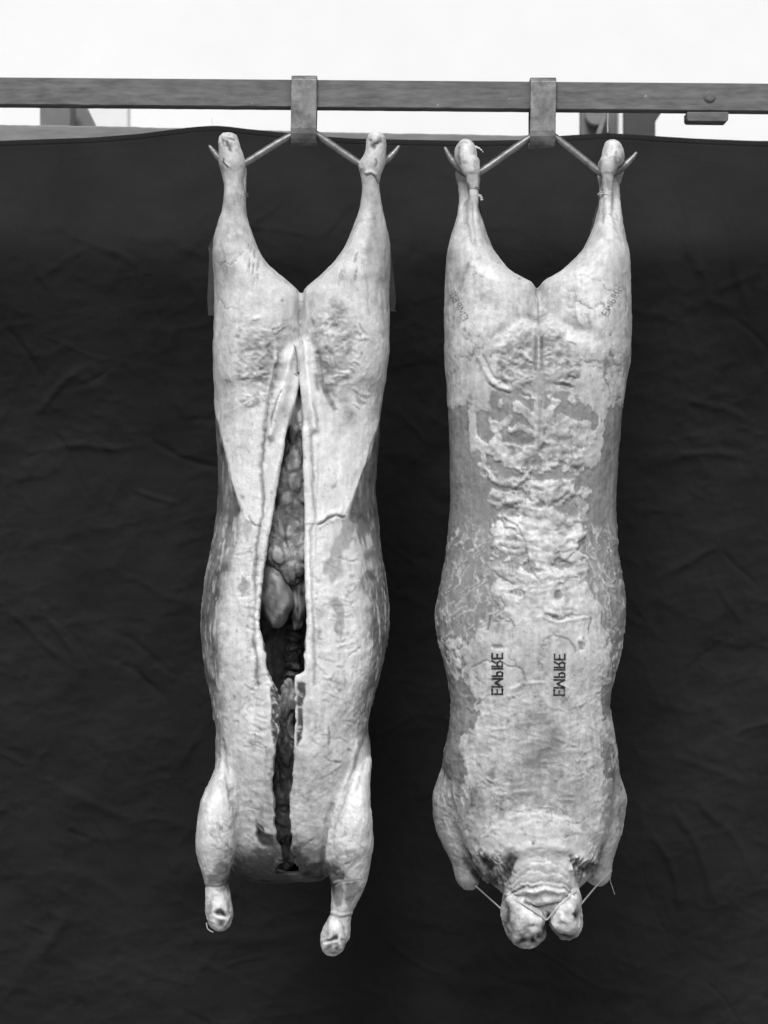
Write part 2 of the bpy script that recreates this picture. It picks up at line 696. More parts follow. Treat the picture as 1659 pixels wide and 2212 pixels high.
bolt = disc_obj('bolt', 1533, 208, BY0 - 0.003, BY0 + 0.01, 11 * S, simple_mat('dark_bolt', 0.13, 0.6, 0.3, 200, 0.2), beam)
bpy.context.view_layer.update()
disc_obj('bolt_washer', 1533, 208, BY0 - 0.0012, BY0 + 0.01, 14 * S, M_beam, bolt)
br = box_obj('bracket', [(1484, 241), (1574, 241), (1573, 259), (1569, 262), (1488, 261), (1484, 257)], BY0 - .002, BY1 + .01, M_beam, beam, 0.0015)

# ------------------------------------------------------------------ gambrel hooks


def make_hook(xc, ytop, ybot, left, right, label, rodz):
    root = empty('gambrel_hook', W(xc, rodz, 0))
    tag(root, label, 'hook', 'steel gambrel hooks over the beam')
    # strap: flat bar folded over the beam and looped under the rod
    hw = 27.5 * S
    t = 0.0042
    yf = BY0 - 0.006
    yb = BY1 + 0.006
    X = W(xc, 0, 0)[0]
    zt = W(xc, beam_top(xc), 0)[2] + 0.0012
    zb = W(xc, ybot, 0)[2]
    prof = []
    for k in range(7):      # over the top
        a = math.pi * k / 6
        prof.append(((yf + yb) / 2 + (yb - yf) / 2 * math.cos(a), zt - .006 + .006 * math.sin(a)))
    R = (yb - yf) / 2
    for k in range(1, 12):
        f = k / 12
        prof.append((yf, zt - .006 + (zb + R - zt + .006) * f))
    for k in range(10):
        a = math.pi + math.pi * k / 9
        prof.append(((yf + yb) / 2 + R * math.cos(a), zb + R + R * math.sin(a)))
    prof += [(yb, zb + R + (zt - .006 - zb - R) * k / 6) for k in range(1, 6)]
    n = len(prof)
    V, F = [], []
    rg = random.Random(int(xc))
    for i, (y, z) in enumerate(prof):
        y0, z0 = prof[(i - 1) % n]; y1, z1 = prof[(i + 1) % n]
        d = Vector((y1 - y0, z1 - z0)).normalized()
        ny, nz = d.y, -d.x
        e = rg.uniform(-.0003, .0003)
        lean = (z - zt) * 0.012
        for (sx, so) in ((-1, 0), (1, 0), (1, 1), (-1, 1)):
            V.append((X + lean + sx * (hw + e), y + ny * t * so, z + nz * t * so))
    for i in range(n):
        j = (i + 1) % n
        for k in range(4):
            l = (k + 1) % 4
            F.append((i * 4 + k, i * 4 + l, j * 4 + l, j * 4 + k))
    st = mesh_obj('strap', V, F, M_metal, root, smooth=False)
    import bmesh
    bm = bmesh.new(); bm.from_mesh(st.data)
    bmesh.ops.recalc_face_normals(bm, faces=bm.faces)
    bm.to_mesh(st.data); bm.free()
    md = st.modifiers.new('bev', 'BEVEL'); md.width = 0.0009; md.segments = 2; md.limit_method = 'ANGLE'
    # rod
    path = list(reversed(left)) + [(xc - 14, rodz - 1), (xc, rodz - 2), (xc + 14, rodz - 1)] + right
    pts = smooth_path([(x, y, 0) for x, y in path], 7)
    P = [W(p[0], p[1], 0) for p in pts]
    L = [0]
    for i in range(1, len(P)): L.append(L[-1] + (Vector(P[i]) - Vector(P[i - 1])).length)
    rad = []
    for i in range(len(P)):
        e = min(L[i], L[-1] - L[i])
        r = 0.0061 * min(1, 0.36 + 0.64 * (e / 0.028) ** 0.8)
        if e < .0015: r *= .6
        rad.append(r * (1 + .03 * math.sin(i * 1.7)))
    tube('rod', P, rad, M_rod, root, 16)
    return root


make_hook(658, 168, 309, [(632, 292), (600, 309), (560, 334), (530, 352), (507, 358), (487, 352), (471, 339), (459, 324), (451, 313)],
          [(686, 292), (715, 312), (750, 336), (778, 354), (800, 359), (822, 354), (840, 342), (853, 328), (863, 314)],
          'steel gambrel hook on the beam holding the belly-side carcass, nearer the left', 288)
make_hook(1172, 172, 315, [(1145, 298), (1115, 318), (1070, 350), (1038, 371), (1018, 376), (998, 369), (981, 352), (969, 335), (960, 317)],
          [(1201, 298), (1235, 324), (1270, 352), (1292, 369), (1312, 375), (1335, 368), (1352, 355), (1366, 341), (1376, 328)],
          'steel gambrel hook on the beam holding the back-side carcass, nearer the bolt', 294)

# ------------------------------------------------------------------ belly-side carcass (left)
LROOT = empty('sheep_carcass', W(645, 2070, 0))
tag(LROOT, 'skinned sheep carcass slit open down the belly, kidneys and chest cavity showing', 'carcass', 'sheep carcasses hung by the hind legs')
T0 = 0.0
left_hind = Loft([(287, 482, 505, -.034, .010), (289, 475, 511, -.034, .018), (300, 472, 515, -.034, .022), (320, 472, 520, -.034, .024), (340, 472, 528, -.034, .025),
                  (352, 472, 531, -.034, .025), (362, 475, 530, -.034, .023), (375, 480, 528, -.032, .021), (390, 484, 525, -.030, .020),
                  (405, 485, 525, -.028, .021), (420, 483, 530, -.026, .023), (440, 481, 532, -.022, .026), (460, 478, 533, -.018, .032), (470, 473, 535, -.016, .036),
                  (490, 468, 541, -.012, .046), (510, 463, 548, -.01, .054), (530, 461, 555, -.008, .060), (550, 459, 563, -.006, .066),
                  (570, 460, 577, -.005, .071), (590, 462, 599, -.004, .075), (610, 463, 624, -.002, .078), (628, 464, 648, 0, .080), (645, 464, 654, 0, .082), (700, 462, 654, 0, .087), (760, 460, 653, 0, .09),
                  (820, 464, 650, 0, .087), (880, 476, 640, .01, .07), (930, 505, 615, .02, .04)], 2.3, .004)
right_hind = Loft([(287, 803, 826, -.034, .010), (289, 798, 830, -.034, .018), (300, 793, 834, -.034, .022), (320, 790, 834, -.034, .024), (338, 785, 833, -.034, .025),
                   (347, 776, 833, -.034, .025), (360, 775, 831, -.034, .024), (375, 778, 825, -.032, .021), (390, 780, 821, -.030, .020), (400, 781, 820, -.028, .020),
                   (420, 781, 823, -.026, .022), (440, 778, 825, -.022, .026), (460, 774, 829, -.018, .032), (480, 766, 834, -.014, .042), (500, 759, 838, -.012, .050),
                   (520, 751, 841, -.01, .057), (540, 741, 843, -.008, .063), (560, 727, 843, -.006, .068), (580, 708, 842, -.004, .073),
                   (600, 686, 841, -.003, .077), (620, 664, 840, 0, .079), (632, 650, 840, 0, .081), (645, 648, 840, 0, .082), (700, 648, 841, 0, .087), (760, 648, 841, 0, .09), (820, 650, 832, 0, .087),
                   (880, 660, 814, .01, .07), (930, 685, 785, .02, .04)], 2.3, .004)
tend_l = Loft([(345, 508, 530, .012, .008), (365, 518, 533, .018, .009), (390, 522, 532, .018, .009), (420, 522, 532, .013, .010), (450, 518, 530, .005, .014), (480, 505, 530, 0, .02)], 2.0, .003, .008)
tend_r = Loft([(345, 785, 808, .012, .008), (365, 784, 800, .018, .009), (390, 784, 796, .018, .009), (420, 784, 796, .013, .010), (450, 784, 800, .005, .014), (480, 790, 815, 0, .02)], 2.0, .003, .008)
torso_l = Loft([(735, 560, 740, .01, .04), (760, 522, 780, .0, .066), (820, 488, 808, 0, .082), (880, 468, 820, -.002, .091), (940, 468, 820, -.003, .094), (1000, 471, 814, -.005, .093), (1060, 472, 812, -.007, .092),
                (1100, 470, 815, -.008, .093), (1157, 462, 820, -.010, .096), (1187, 456, 824, -.012, .100), (1247, 445, 832, -.015, .108), (1307, 436, 840, -.018, .115),
                (1352, 434, 841, -.020, .120), (1397, 439, 835, -.022, .123), (1457, 446, 821, -.023, .125), (1517, 460, 805, -.024, .125), (1547, 464, 799, -.024, .125),
                (1577, 468, 796, -.024, .124), (1625, 466, 800, -.022, .121), (1664, 466, 800, -.019, .116), (1697, 468, 798, -.016, .110), (1730, 472, 795, -.012, .104),
                (1775, 478, 788, -.006, .097), (1820, 485, 765, .002, .088), (1850, 494, 735, .010, .076), (1872, 500, 722, .018, .062), (1888, 508, 714, .026, .047), (1898, 525, 704, .032, .032), (1904, 560, 690, .034, .016)], 2.35, .005)
FY = -.075
fore_l = Loft([(1640, 470, 500, -.07, .02), (1667, 462, 506, -.078, .035), (1697, 447, 512, -.082, .045), (1730, 432, 515, -.084, .050), (1775, 426, 514, -.085, .053), (1820, 423, 512, -.084, .050), (1850, 428, 506, -.082, .044),
               (1880, 434, 500, -.08, .036), (1900, 440, 496, -.078, .028), (1912, 443, 493, -.077, .023), (1925, 443, 497, -.077, .024), (1955, 443, 503, -.077, .026), (1976, 446, 505, -.077, .026), (1992, 451, 501, -.078, .023),
               (2003, 459, 495, -.08, .018), (2009, 468, 488, -.08, .010)], 2.1, .0035, .008)
fore_r = Loft([(1640, 750, 800, -.06, .02), (1670, 742, 801, -.074, .035), (1739, 722, 799, -.082, .05), (1775, 710, 802, -.085, .055), (1820, 703, 807, -.085, .053), (1850, 702, 802, -.084, .047), (1880, 708, 797, -.083, .040),
               (1910, 715, 790, -.081, .033), (1940, 716, 778, -.08, .028), (1970, 715, 762, -.078, .023), (1983, 709, 759, -.078, .023), (2000, 698, 757, -.078, .026), (2024, 691, 755, -.078, .026), (2045, 694, 745, -.079, .022), (2057, 702, 735, -.08, .014), (2062, 708, 728, -.08, .008)], 2.1, .0035, .008)

# the opening, left and right lips by height
SLIT = [(806, 645, 646.5), (827, 643, 648), (854, 640, 650), (899, 629, 653), (929, 619, 655), (959, 614, 656), (989, 608, 657), (1049, 598, 658.5), (1120, 587, 659), (1172, 577, 659), (1232, 569, 661), (1292, 564, 663),
        (1337, 563, 664), (1360, 565, 663), (1382, 567, 661), (1400, 571, 661), (1427, 575, 660), (1440, 579, 658), (1450, 581, 656), (1456, 583, 640), (1470, 590, 638), (1487, 600, 641), (1517, 605, 642), (1577, 605, 640), (1595, 599, 638), (1625, 595, 637),
        (1655, 593, 634), (1715, 590, 629), (1775, 593, 629), (1820, 598, 629), (1838, 604, 630), (1855, 612, 633), (1872, 618, 634), (1886, 623, 633), (1896, 626, 630)]
sz = np.array([(1105.5 - r[0]) * S * (D - .1) / D for r in SLIT])[::-1]
sl = np.array([(r[1] - 829.5) * S * (D - .1) / D for r in SLIT])[::-1]
sr = np.array([(r[2] - 829.5) * S * (D - .1) / D for r in SLIT])[::-1]
inner = Loft([(850, 600, 690, .012, .04), (890, 560, 730, .008, .06), (960, 500, 785, .002, .073), (1060, 490, 795, -.002, .074), (1157, 480, 803, -.004, .080), (1247, 466, 812, -.010, .092), (1352, 456, 820, -.014, .102),
              (1457, 470, 800, -.018, .103), (1577, 500, 765, -.018, .098), (1664, 520, 730, -.012, .088), (1730, 550, 690, -.008, .080), (1820, 580, 655, -.004, .07), (1905, 600, 650, 0, .05)], 2.2, .006)
FLD = Field(W(408, 2090, 0)[:1] + (-.165,) + (W(0, 2090, 0)[2],), (W(862, 0, 0)[0], .13, W(0, 270, 0)[2]), VOX)
f = FLD
f.add(left_hind); f.add(right_hind, .006); f.add(tend_l); f.add(tend_r)
f.add(torso_l, .018); f.add(fore_l, .010); f.add(fore_r, .010)
s_ = f.sl(inner.box(.02))
s_ = (s_[0], slice(0, s_[1].stop), f.sl((0, 1, 0, 1, sz[0], sz[-1]))[2])
x, y, z = f.grids(s_)
xl = np.interp(z, sz, sl).astype(np.float32); xr = np.interp(z, sz, sr).astype(np.float32)
rag = (0.0010 * np.interp(z, np.linspace(-1, 1, 300), np.random.RandomState(5).randn(300)) * np.where(z < W(0, 1340)[2], 1.3, .35)).astype(np.float32)
slot = np.maximum(np.maximum(xl + rag - x, x - xr + rag * .7), y - 0.0)
cav = smin(inner.at(x, y, z), slot, .006)
f.F[s_] = smax(f.F[s_], -cav, .0035)
FAT = [(604, 1205, -.058, .022, .028, .036), (646, 1215, -.060, .016, .024, .036), (600, 1150, -.045, .022, .030, .038), (643, 1160, -.05, .013, .02, .03),
       (632, 1100, -.035, .020, .03, .034), (610, 1080, -.045, .016, .022, .030), (650, 1060, -.045, .014, .02, .028), (622, 1030, -.045, .017, .022, .026), (646, 1005, -.05, .014, .02, .022),
       (628, 975, -.04, .016, .02, .030), (648, 945, -.045, .013, .016, .024), (634, 915, -.04, .014, .016, .024), (650, 885, -.045, .010, .012, .016),
       (628, 1500, -.02, .012, .016, .02), (616, 1540, -.045, .010, .012, .018), (634, 1525, -.03, .010, .014, .03), (628, 1600, -.05, .012, .014, .030), (634, 1622, -.058, .012, .012, .020),
       (612, 1580, -.045, .012, .014, .03), (612, 1660, -.055, .018, .016, .028), (610, 1710, -.05, .018, .016, .026), (618, 1760, -.042, .016, .014, .03), (606, 1745, -.052, .012, .010, .022), (602, 1790, -.05, .006, .008, .022), (625, 1820, -.03, .014, .012, .024), (618, 1850, -.02, .014, .012, .02)]
rf = random.Random(77)
for k in range(14):
    t_ = rf.random()
    yy_ = rf.uniform(900, 1230) if t_ < .5 else rf.uniform(1380, 1800)
    xo = np.interp(yy_, [r[0] for r in SLIT], [r[1] for r in SLIT]); xo2 = np.interp(yy_, [r[0] for r in SLIT], [r[2] for r in SLIT])
    q_ = rf.uniform(.004, .010)
    FAT.append((rf.uniform(xo, xo2), yy_, rf.uniform(-.075, -.04) if t_ < .5 else (rf.uniform(0, .05) if yy_ < 1480 else rf.uniform(-.06, -.03)), q_, q_ * 1.1, q_ * rf.uniform(1.0, 2.2)))
for (a_, b_, c_, rx, ry, rz) in FAT:
    cc = W(a_, b_, c_)
    ta = rf.uniform(-.45, .45)
    if b_ > 1400: c_ += .014
    rz *= rf.uniform(1.0, 1.5)
    sb = f.sl((cc[0] - rx * 2 - .012, cc[0] + rx * 2 + .012, c_ - ry - .012, c_ + ry + .012, cc[2] - rz - rx - .012, cc[2] + rz + rx + .012))
    x, y, z = f.grids(sb)
    dx_, dz_ = x - cc[0], z - cc[2]
    u_, v_ = dx_ * math.cos(ta) - dz_ * math.sin(ta), dx_ * math.sin(ta) + dz_ * math.cos(ta)
    e_ = (np.sqrt((u_ / rx) ** 2 + ((y - c_) / ry) ** 2 + (v_ / rz) ** 2) - 1) * min(rx, ry, rz)
    f.F[sb] = smin(f.F[sb], e_.astype(np.float32), .010)
V, Q = f.surface()
V = relax(V, Q, 2, .5)
N = vnormals(V, Q)
del FLD, f, cav, slot
P = Paint(V, N, .60, 11)
X, Y, Z = P.q
inn = inner.at(V[:, 0], V[:, 1], V[:, 2])
xlv = np.interp(V[:, 2], sz, sl); xrv = np.interp(V[:, 2], sz, sr)
zin = (V[:, 2] < sz[-1]) & (V[:, 2] > sz[0])
inside = sstep(.007, .002, inn) * zin
P.front = P.front * (1 - inside)
px, py = P.px, P.py
n1 = fbm(X, Y, Z, 60, 5, 1)
n2 = fbm(X, Y, Z, 14, 4, 2)
nv = fbm(X * 4, Y * 4, Z * .55, 30, 4, 3)            # streaks running down
nr = fbm(X, Y, Z, 22, 4, 4, .55, True)
P.tone += .07 * n1 + .03 * n2 + .05 * nv
P.disp += .0020 * n1 + (.0003 + .0004 * sstep(1130, 1250, py)) * n2 + .0003 * nv
# --- legs: grey sinew and muscle patches
for (bx, by, rx, ry, t, o) in [(497, 470, 13, 45, .3, .75), (508, 495, 9, 30, .26, .6), (490, 510, 18, 22, .4, .6), (470, 560, 10, 45, .4, .5), (497, 552, 22, 10, .42, .6),
                               (520, 440, 6, 40, .42, .5), (806, 480, 13, 50, .3, .75), (800, 520, 12, 35, .33, .6), (822, 540, 14, 50, .4, .55), (795, 545, 14, 9, .4, .5), (815, 410, 7, 30, .45, .5), (835, 600, 7, 60, .42, .6), (790, 420, 6, 20, .42, .5)]:
    P.blob(bx, by, rx, ry, t, o, warp=16)
for pts in [[(503, 425), (506, 450), (512, 480)], [(800, 450), (812, 462), (822, 455)], [(490, 590), (485, 560), (478, 530)]]:
    P.stroke(pts, 2, .38, .6, -.0004, 4)
# cut ankles
for cx_, dx in ((492, 0), (812, 1)):
    P.blob(cx_, 300, 20, 10, .72, .8, warp=6)
    sg_ = -1 if dx == 0 else 1
    nfc = fbm(X, Y, Z, 9, 3, 96, .6)
    P.blob(cx_ + sg_ * 4, 304, 5, 9, .04, .95, -.0026, sg_ * 30, 10)
    P.blob(cx_ + sg_ * -2, 318, 4, 7, .08, .9, -.0016, sg_ * 12, 9)
    P.blob(cx_ - sg_ * 10, 299, 7, 3, .16, .85, -.0014, 20, 9)
    P.blob(cx_ + sg_ * 13, 303, 3, 8, .18, .8, -.0012, 0, 7)
    P.blob(cx_ - sg_ * 6, 308, 5, 5, .30, .8, 0, 0, 8)
    P.disp += (.0022 * nfc) * P.blob(cx_, 302, 26, 16)
    P.tone += (.22 * nfc) * P.blob(cx_, 302, 26, 16)
    P.blob(cx_ - 4, 313, 6, 4, .12, .9, -.001, warp=4)
    P.disp += (.0014 * n2 + .0016 * nr) * P.blob(cx_, 300, 24, 12)
P.stroke([(482, 347), (488, 353), (497, 360)], 2.6, .75, .7, .0016); P.stroke([(483, 343), (484, 352), (492, 361)], 1.8, .14, .9, -.0014)
P.stroke([(790, 372), (803, 370), (811, 377)], 3, .72, .6, .0024, 3); P.stroke([(790, 377), (803, 375), (810, 381), (818, 395)], 2.2, .25, .8, -.0014, 3)
P.stroke([(812, 345), (815, 352), (811, 360)], 3, .25, .8, -.0012, 3)
P.stroke([(778, 350), (774, 366), (780, 362)], 3, .7, .6, .0012, 3)
for k in range(26):          # small nicks and drips down the inner thighs
    rr = random.Random(100 + k)
    side = k % 2
    x0 = rr.uniform(535, 560) if side == 0 else rr.uniform(735, 775)
    y0 = rr.uniform(525, 600)
    if side == 1: y0 = 560 + (x0 - 735) * -.6 + rr.uniform(0, 60)
    P.stroke([(x0, y0), (x0 - 3 + rr.uniform(-3, 3), y0 + rr.uniform(8, 22))], rr.uniform(1, 2), .3, rr.uniform(.3, .8), -.0005, 6)
# flank streaks
fl = sstep(560, 640, py) * (1 - sstep(880, 960, py))
P.tone += .08 * nv * fl * sstep(150, 185, np.abs(px - 651))
P.stroke([(790, 595), (795, 640), (796, 680)], 2.2, .36, .5, -.0004, 5)
# groin: rough cut cod fat either side
gl = P.poly([(520, 742), (552, 716), (596, 700), (622, 720), (608, 765), (600, 800), (590, 845), (560, 850), (530, 820), (515, 775)], 26, .40, .85, -.003, 30)
gr = P.poly([(672, 700), (720, 660), (762, 690), (770, 740), (762, 800), (745, 830), (720, 850), (705, 820), (690, 780)], 26, .42, .85, -.003, 30)
gm = np.clip(gl + gr, 0, 1)
ndiag = np.where(px < 650, fbm(X * .5 + Z * .9, Y, Z * .5 - X * .9 * .3, 14, 4, 66, .6), fbm(X * .6 - Z * .7, Y, Z * .6 + X * .4, 14, 4, 67, .6))
P.disp += gm * (.0034 * nr + .0022 * n2 + .0016 * ndiag)
P.tone += gm * (.10 * nr + .09 * n2 + .12 * ndiag)
wide = sstep(640, 700, py) * (1 - sstep(860, 920, py)) * P.front
rum = fbm(X * .6 + Z * .6, Y, Z - X * .5, 16, 4, 9, .5, True)
P.disp += wide * .0011 * rum * sstep(40, 80, np.abs(px - 650)) * (1 - sstep(130, 165, np.abs(px - 650)))
P.tone += wide * .07 * (rum - .2) * sstep(40, 80, np.abs(px - 650)) * (1 - sstep(130, 165, np.abs(px - 650)))
for (bx, by, rx, ry, rot, t, o) in [(583, 755, 16, 12, 30, .24, .8), (578, 800, 18, 22, 20, .28, .8), (604, 770, 8, 30, 14, .26, .75), (702, 790, 9, 20, -20, .2, .8), (714, 845, 9, 16, -30, .22, .8), (742, 865, 16, 14, 30, .3, .7), (755, 900, 10, 22, -22, .3, .7),
                                     (690, 770, 6, 24, -12, .24, .7), (757, 745, 8, 22, 0, .3, .6), (745, 715, 24, 14, 30, .4, .5), (553, 872, 26, 6, -28, .28, .7), (700, 815, 7, 14, -20, .2, .6)]:
    P.blob(bx, by, rx, ry, t, o, -.0012, rot, 12)
for k in range(34):
    rr = random.Random(500 + k)
    sd_ = -1 if k % 2 else 1
    x0 = 650 + sd_ * rr.uniform(48, 130); y0 = rr.uniform(690, 880)
    an = math.radians(rr.uniform(-50, -15)) if sd_ < 0 else math.radians(rr.uniform(-10, 60))
    L = rr.uniform(10, 28)
    pts = [(x0, y0), (x0 + L * .5 * math.cos(an), y0 + L * .5 * math.sin(an) + rr.uniform(-3, 3)), (x0 + L * math.cos(an), y0 + L * math.sin(an))]
    P.stroke(pts, rr.uniform(2.2, 4), .62, .4, rr.uniform(.0006, .0014), 18)
    P.stroke([(a, b + 5) for a, b in pts], 2, .26, .4, -.0007, 18)
# midline seam above the slit
P.stroke([(652, 630), (649, 680), (646, 720), (647, 760), (645, 806)], 2.2, .34, .6, -.0022, 4)
P.stroke([(652, 632), (649, 690)], 9, None, 1, -.003)
# the two rolled cords beside the slit
cordL = [(630, 754, 9), (622, 790, 13), (612, 830, 15), (602, 870, 14), (592, 915, 11), (586, 940, 7)]
P.stroke(cordL, 12, .68, .8, .0095)
P.stroke([(632, 750), (640, 760), (643, 785), (641, 810)], 3, .2, .8, -.003, 3)
P.stroke([(608, 850), (598, 870), (590, 900), (586, 925)], 2.2, .2, .75, -.0016, 3)
P.stroke([(596, 790), (588, 830), (580, 862), (574, 900), (572, 930)], 4, .26, .8, -.0048, 5)
P.stroke([(598, 760), (590, 800), (578, 850)], 4, .66, .6, .0026, 4)
P.stroke([(612, 890), (620, 860), (626, 840)], 7, .4, .6, -.001, 4)
cordR = [(662, 735, 8), (664, 790, 10), (668, 840, 11), (672, 880, 9), (678, 925, 8)]
P.stroke(cordR, 10, .68, .8, .0078)
P.stroke([(683, 760), (690, 800), (700, 840), (712, 862), (722, 885)], 4, .24, .7, -.0040, 6)
P.stroke([(683, 812), (684, 826), (686, 840)], 5.5, .2, .85, -.0012)
P.stroke([(676, 780), (684, 850), (700, 870)], 5, .64, .5, .002, 4)
P.stroke([(664, 905), (667, 935)], 2, .35, .6, -.0008)
P.stroke([(674, 870), (684, 905), (690, 940)], 2, .35, .5, -.0006, 6)
# white apron of fat over the flanks, with a lip against the darker sides
apron = [(455, 640), (455, 820), (469, 893), (482, 950), (497, 1019), (512, 1075), (530, 1120), (552, 1135), (566, 1135), (590, 1060), (612, 960), (630, 880), (650, 830), (656, 900), (660, 1130), (690, 1128), (718, 1112), (738, 1115), (749, 1113), (768, 1060), (788, 1001), (800, 960), (812, 930), (833, 854), (838, 760), (838, 640)]
sda = P.sd(apron, 3)
ap = sstep(2, -2, sda) * P.front * sstep(700, 880, py)
P.disp += .0016 * ap
lower = sstep(880, 960, py) * (1 - sstep(1120, 1180, py))
P.tone += ap * lower * (.72 - P.tone) * .75
P.tone += ap * lower * .05 * n2
for side in (0, 1):
    flank = (sstep(880, 920, py) * (1 - sstep(1560, 1660, py)) * (1 - ap))
    edge = np.interp(py, [900, 1000, 1100, 1200, 1350, 1450, 1550, 1640], [468, 490, 520, 505, 480, 480, 478, 475]) if side == 0 else \
        np.interp(py, [850, 960, 1010, 1115, 1200, 1300, 1400, 1500, 1560, 1640], [832, 806, 784, 752, 780, 796, 790, 780, 774, 790])
    d = (edge - px) if side == 0 else (px - edge)
    upw = 1 - sstep(1100, 1150, py)
    soft = 3 + 16 * (1 - upw)
    w = sstep(-soft, soft, d + (2 + 16 * (1 - upw)) * P.wx + 14 * nv * (1 - upw)) * flank * np.where(side == 0, px < 650, px > 650)
    tgt = .19 + .08 * nv + .05 * n1 + .05 * (1 - upw)
    P.tone += w * (tgt - P.tone) * (.95 - .2 * (1 - upw) * sstep(0, .4, n1))
    # pale streaks of fat over the dark muscle
    st = sstep(.20, .36, nv + .2 * n2) * w * (.35 + .65 * (1 - upw))
    P.tone += st * (.54 - P.tone) * .75
    P.disp += st * .0007
# bare patches on the belly wall
for pts, t in [([(749, 1118), (735, 1150), (712, 1195), (702, 1230), (712, 1262), (738, 1240), (744, 1200), (764, 1160), (770, 1130)], .36), ([(712, 1300), (728, 1290), (738, 1310), (745, 1350), (735, 1380), (722, 1340)], .33),
               ([(515, 1270), (522, 1250), (538, 1255), (536, 1285), (524, 1292)], .33), ([(548, 1130), (530, 1125), (520, 1150), (530, 1175)], .45)]:
    P.poly(pts, 4, t, .75, -.0009, 12)
# tear across the right flap
P.stroke([(686, 1131, 1.5), (693, 1130, 2.6), (700, 1127, 3), (707, 1124, 3), (712, 1117, 3), (720, 1112, 2.4), (730, 1110, 2.6), (738, 1114, 2.6), (746, 1118, 2)], 3, .16, .85, -.0034, 9)
P.stroke([(686, 1124), (702, 1118), (716, 1109), (738, 1106)], 6, .70, .5, .0014, 9)
P.stroke([(694, 1136), (712, 1126), (735, 1120)], 3, .5, .5, .0012, 6)
P.stroke([(538, 1116), (545, 1128), (552, 1136)], 2, .25, .8, -.001, 3)
# grooves beside the slit lips
P.stroke([(572, 930), (566, 1000), (567, 1060), (566, 1120), (556, 1160), (550, 1230), (549, 1300), (549, 1370), (554, 1420), (556, 1480)], 3.4, .26, .85, -.0034, 6)
P.stroke([(569, 960), (565, 1020), (568, 1070)], 6, .42, .5, 0, 10)
P.stroke([(672, 940), (674, 1000), (676, 1060), (682, 1110), (671, 1150), (672, 1220), (676, 1300), (677, 1360), (680, 1430), (680, 1480)], 2.8, .32, .7, -.0024, 5)
P.stroke([(688, 960), (684, 1050), (682, 1120), (684, 1200)], 2.2, .48, .45, -.001, 6)
# rolled lips
lipL = [(612, 960), (600, 1040), (588, 1110), (576, 1170), (565, 1240), (558, 1300), (557, 1340), (561, 1380), (568, 1420), (577, 1450)]
P.stroke([(a - 5, b) for a, b in lipL], 8, .70, .6, .0026)
lipR = [(662, 930), (665, 1050), (666, 1170), (668, 1250), (671, 1340), (668, 1400), (668, 1440)]
P.stroke(lipR, 7, .70, .55, .0022)
# fat cover on the chest, gentle wrinkles
ch = sstep(1330, 1420, py) * (1 - sstep(1800, 1880, py)) * P.front
P.tone += ch * .04
for k in range(70):
    rr = random.Random(900 + k)
    x0 = rr.choice([rr.uniform(500, 585), rr.uniform(668, 760)]); y0 = rr.uniform(1180, 1640)
    an = math.radians(rr.gauss(-12 if x0 < 620 else 12, 26)); L = rr.uniform(10, 38)
    pts = [(x0, y0), (x0 + L * .5 * math.cos(an), y0 + L * .5 * math.sin(an) + rr.uniform(-4, 4)), (x0 + L * math.cos(an), y0 + L * math.sin(an))]
    P.stroke(pts, rr.uniform(1.6, 3.2), .42, rr.uniform(.15, .45), -rr.uniform(.0005, .0014), 10)
    P.stroke([(a, b - 5) for a, b in pts], 3, None, 1, .0006, 10)
for k in range(60):     # small specks and vessel nicks
    rr = random.Random(1500 + k)
    x0 = rr.uniform(480, 810); y0 = rr.uniform(620, 1850)
    P.blob(x0, y0, rr.uniform(1.5, 3.6), rr.uniform(1.5, 4), .2, rr.uniform(.3, .8), -.0005, 0, 4)
P.tone += ch * sstep(600, 640, px) * (1 - sstep(790, 820, px)) * .05 * fbm(X, Y, Z, 7, 3, 21) * 1.4
P.blob(740, 1530, 40, 40, .46, .45, warp=40)
P.blob(720, 1660, 60, 40, .48, .45, warp=40)
P.blob(560, 1690, 50, 40, .5, .4, warp=40)
P.stroke([(711, 1570), (713, 1590), (711, 1610)], 2.5, .25, .7, -.001, 4)
# sawn breastbone faces
P.poly([(585, 1485), (592, 1478), (603, 1500), (606, 1520), (604, 1590), (592, 1606), (586, 1590), (587, 1530)], 2, .11, 1, -.001, 4)
P.stroke([(586, 1520), (594, 1516), (606, 1524)], 2, .6, .8, .0006); P.stroke([(605, 1500), (606, 1560), (600, 1600)], 2, .55, .8, .0004, 3)
P.poly([(641, 1470), (660, 1474), (659, 1500), (653, 1524), (654, 1560), (652, 1590), (641, 1612), (640, 1560)], 2, .11, 1, -.0008, 4)
stn = fbm(X, Y, Z, 7, 3, 91, .6)
stw = np.clip(P.poly([(585, 1485), (592, 1478), (603, 1500), (606, 1520), (604, 1590), (592, 1606), (586, 1590)], 2, None) + P.poly([(641, 1474), (660, 1474), (653, 1524), (652, 1590), (641, 1612)], 2, None), 0, 1)
P.tone += stw * (.05 + .34 * sstep(.15, .5, stn) + .1 * stn)
P.stroke([(641, 1528), (652, 1527)], 2, .6, .85, .0006); P.stroke([(641, 1470), (641, 1530), (640, 1590)], 2, .6, .8, .0003, 3)
P.poly([(637, 1456), (660, 1452), (661, 1472), (641, 1474)], 3, .68, .8, .0006, 4)
bl = P.poly([(575, 1620), (594, 1615), (590, 1750), (597, 1800), (600, 1840), (570, 1830), (556, 1780), (552, 1760), (566, 1720)], 5, .40, .55, -.0006, 10)
P.tone += bl * .18 * fbm(X, Y, Z, 8, 3, 33)
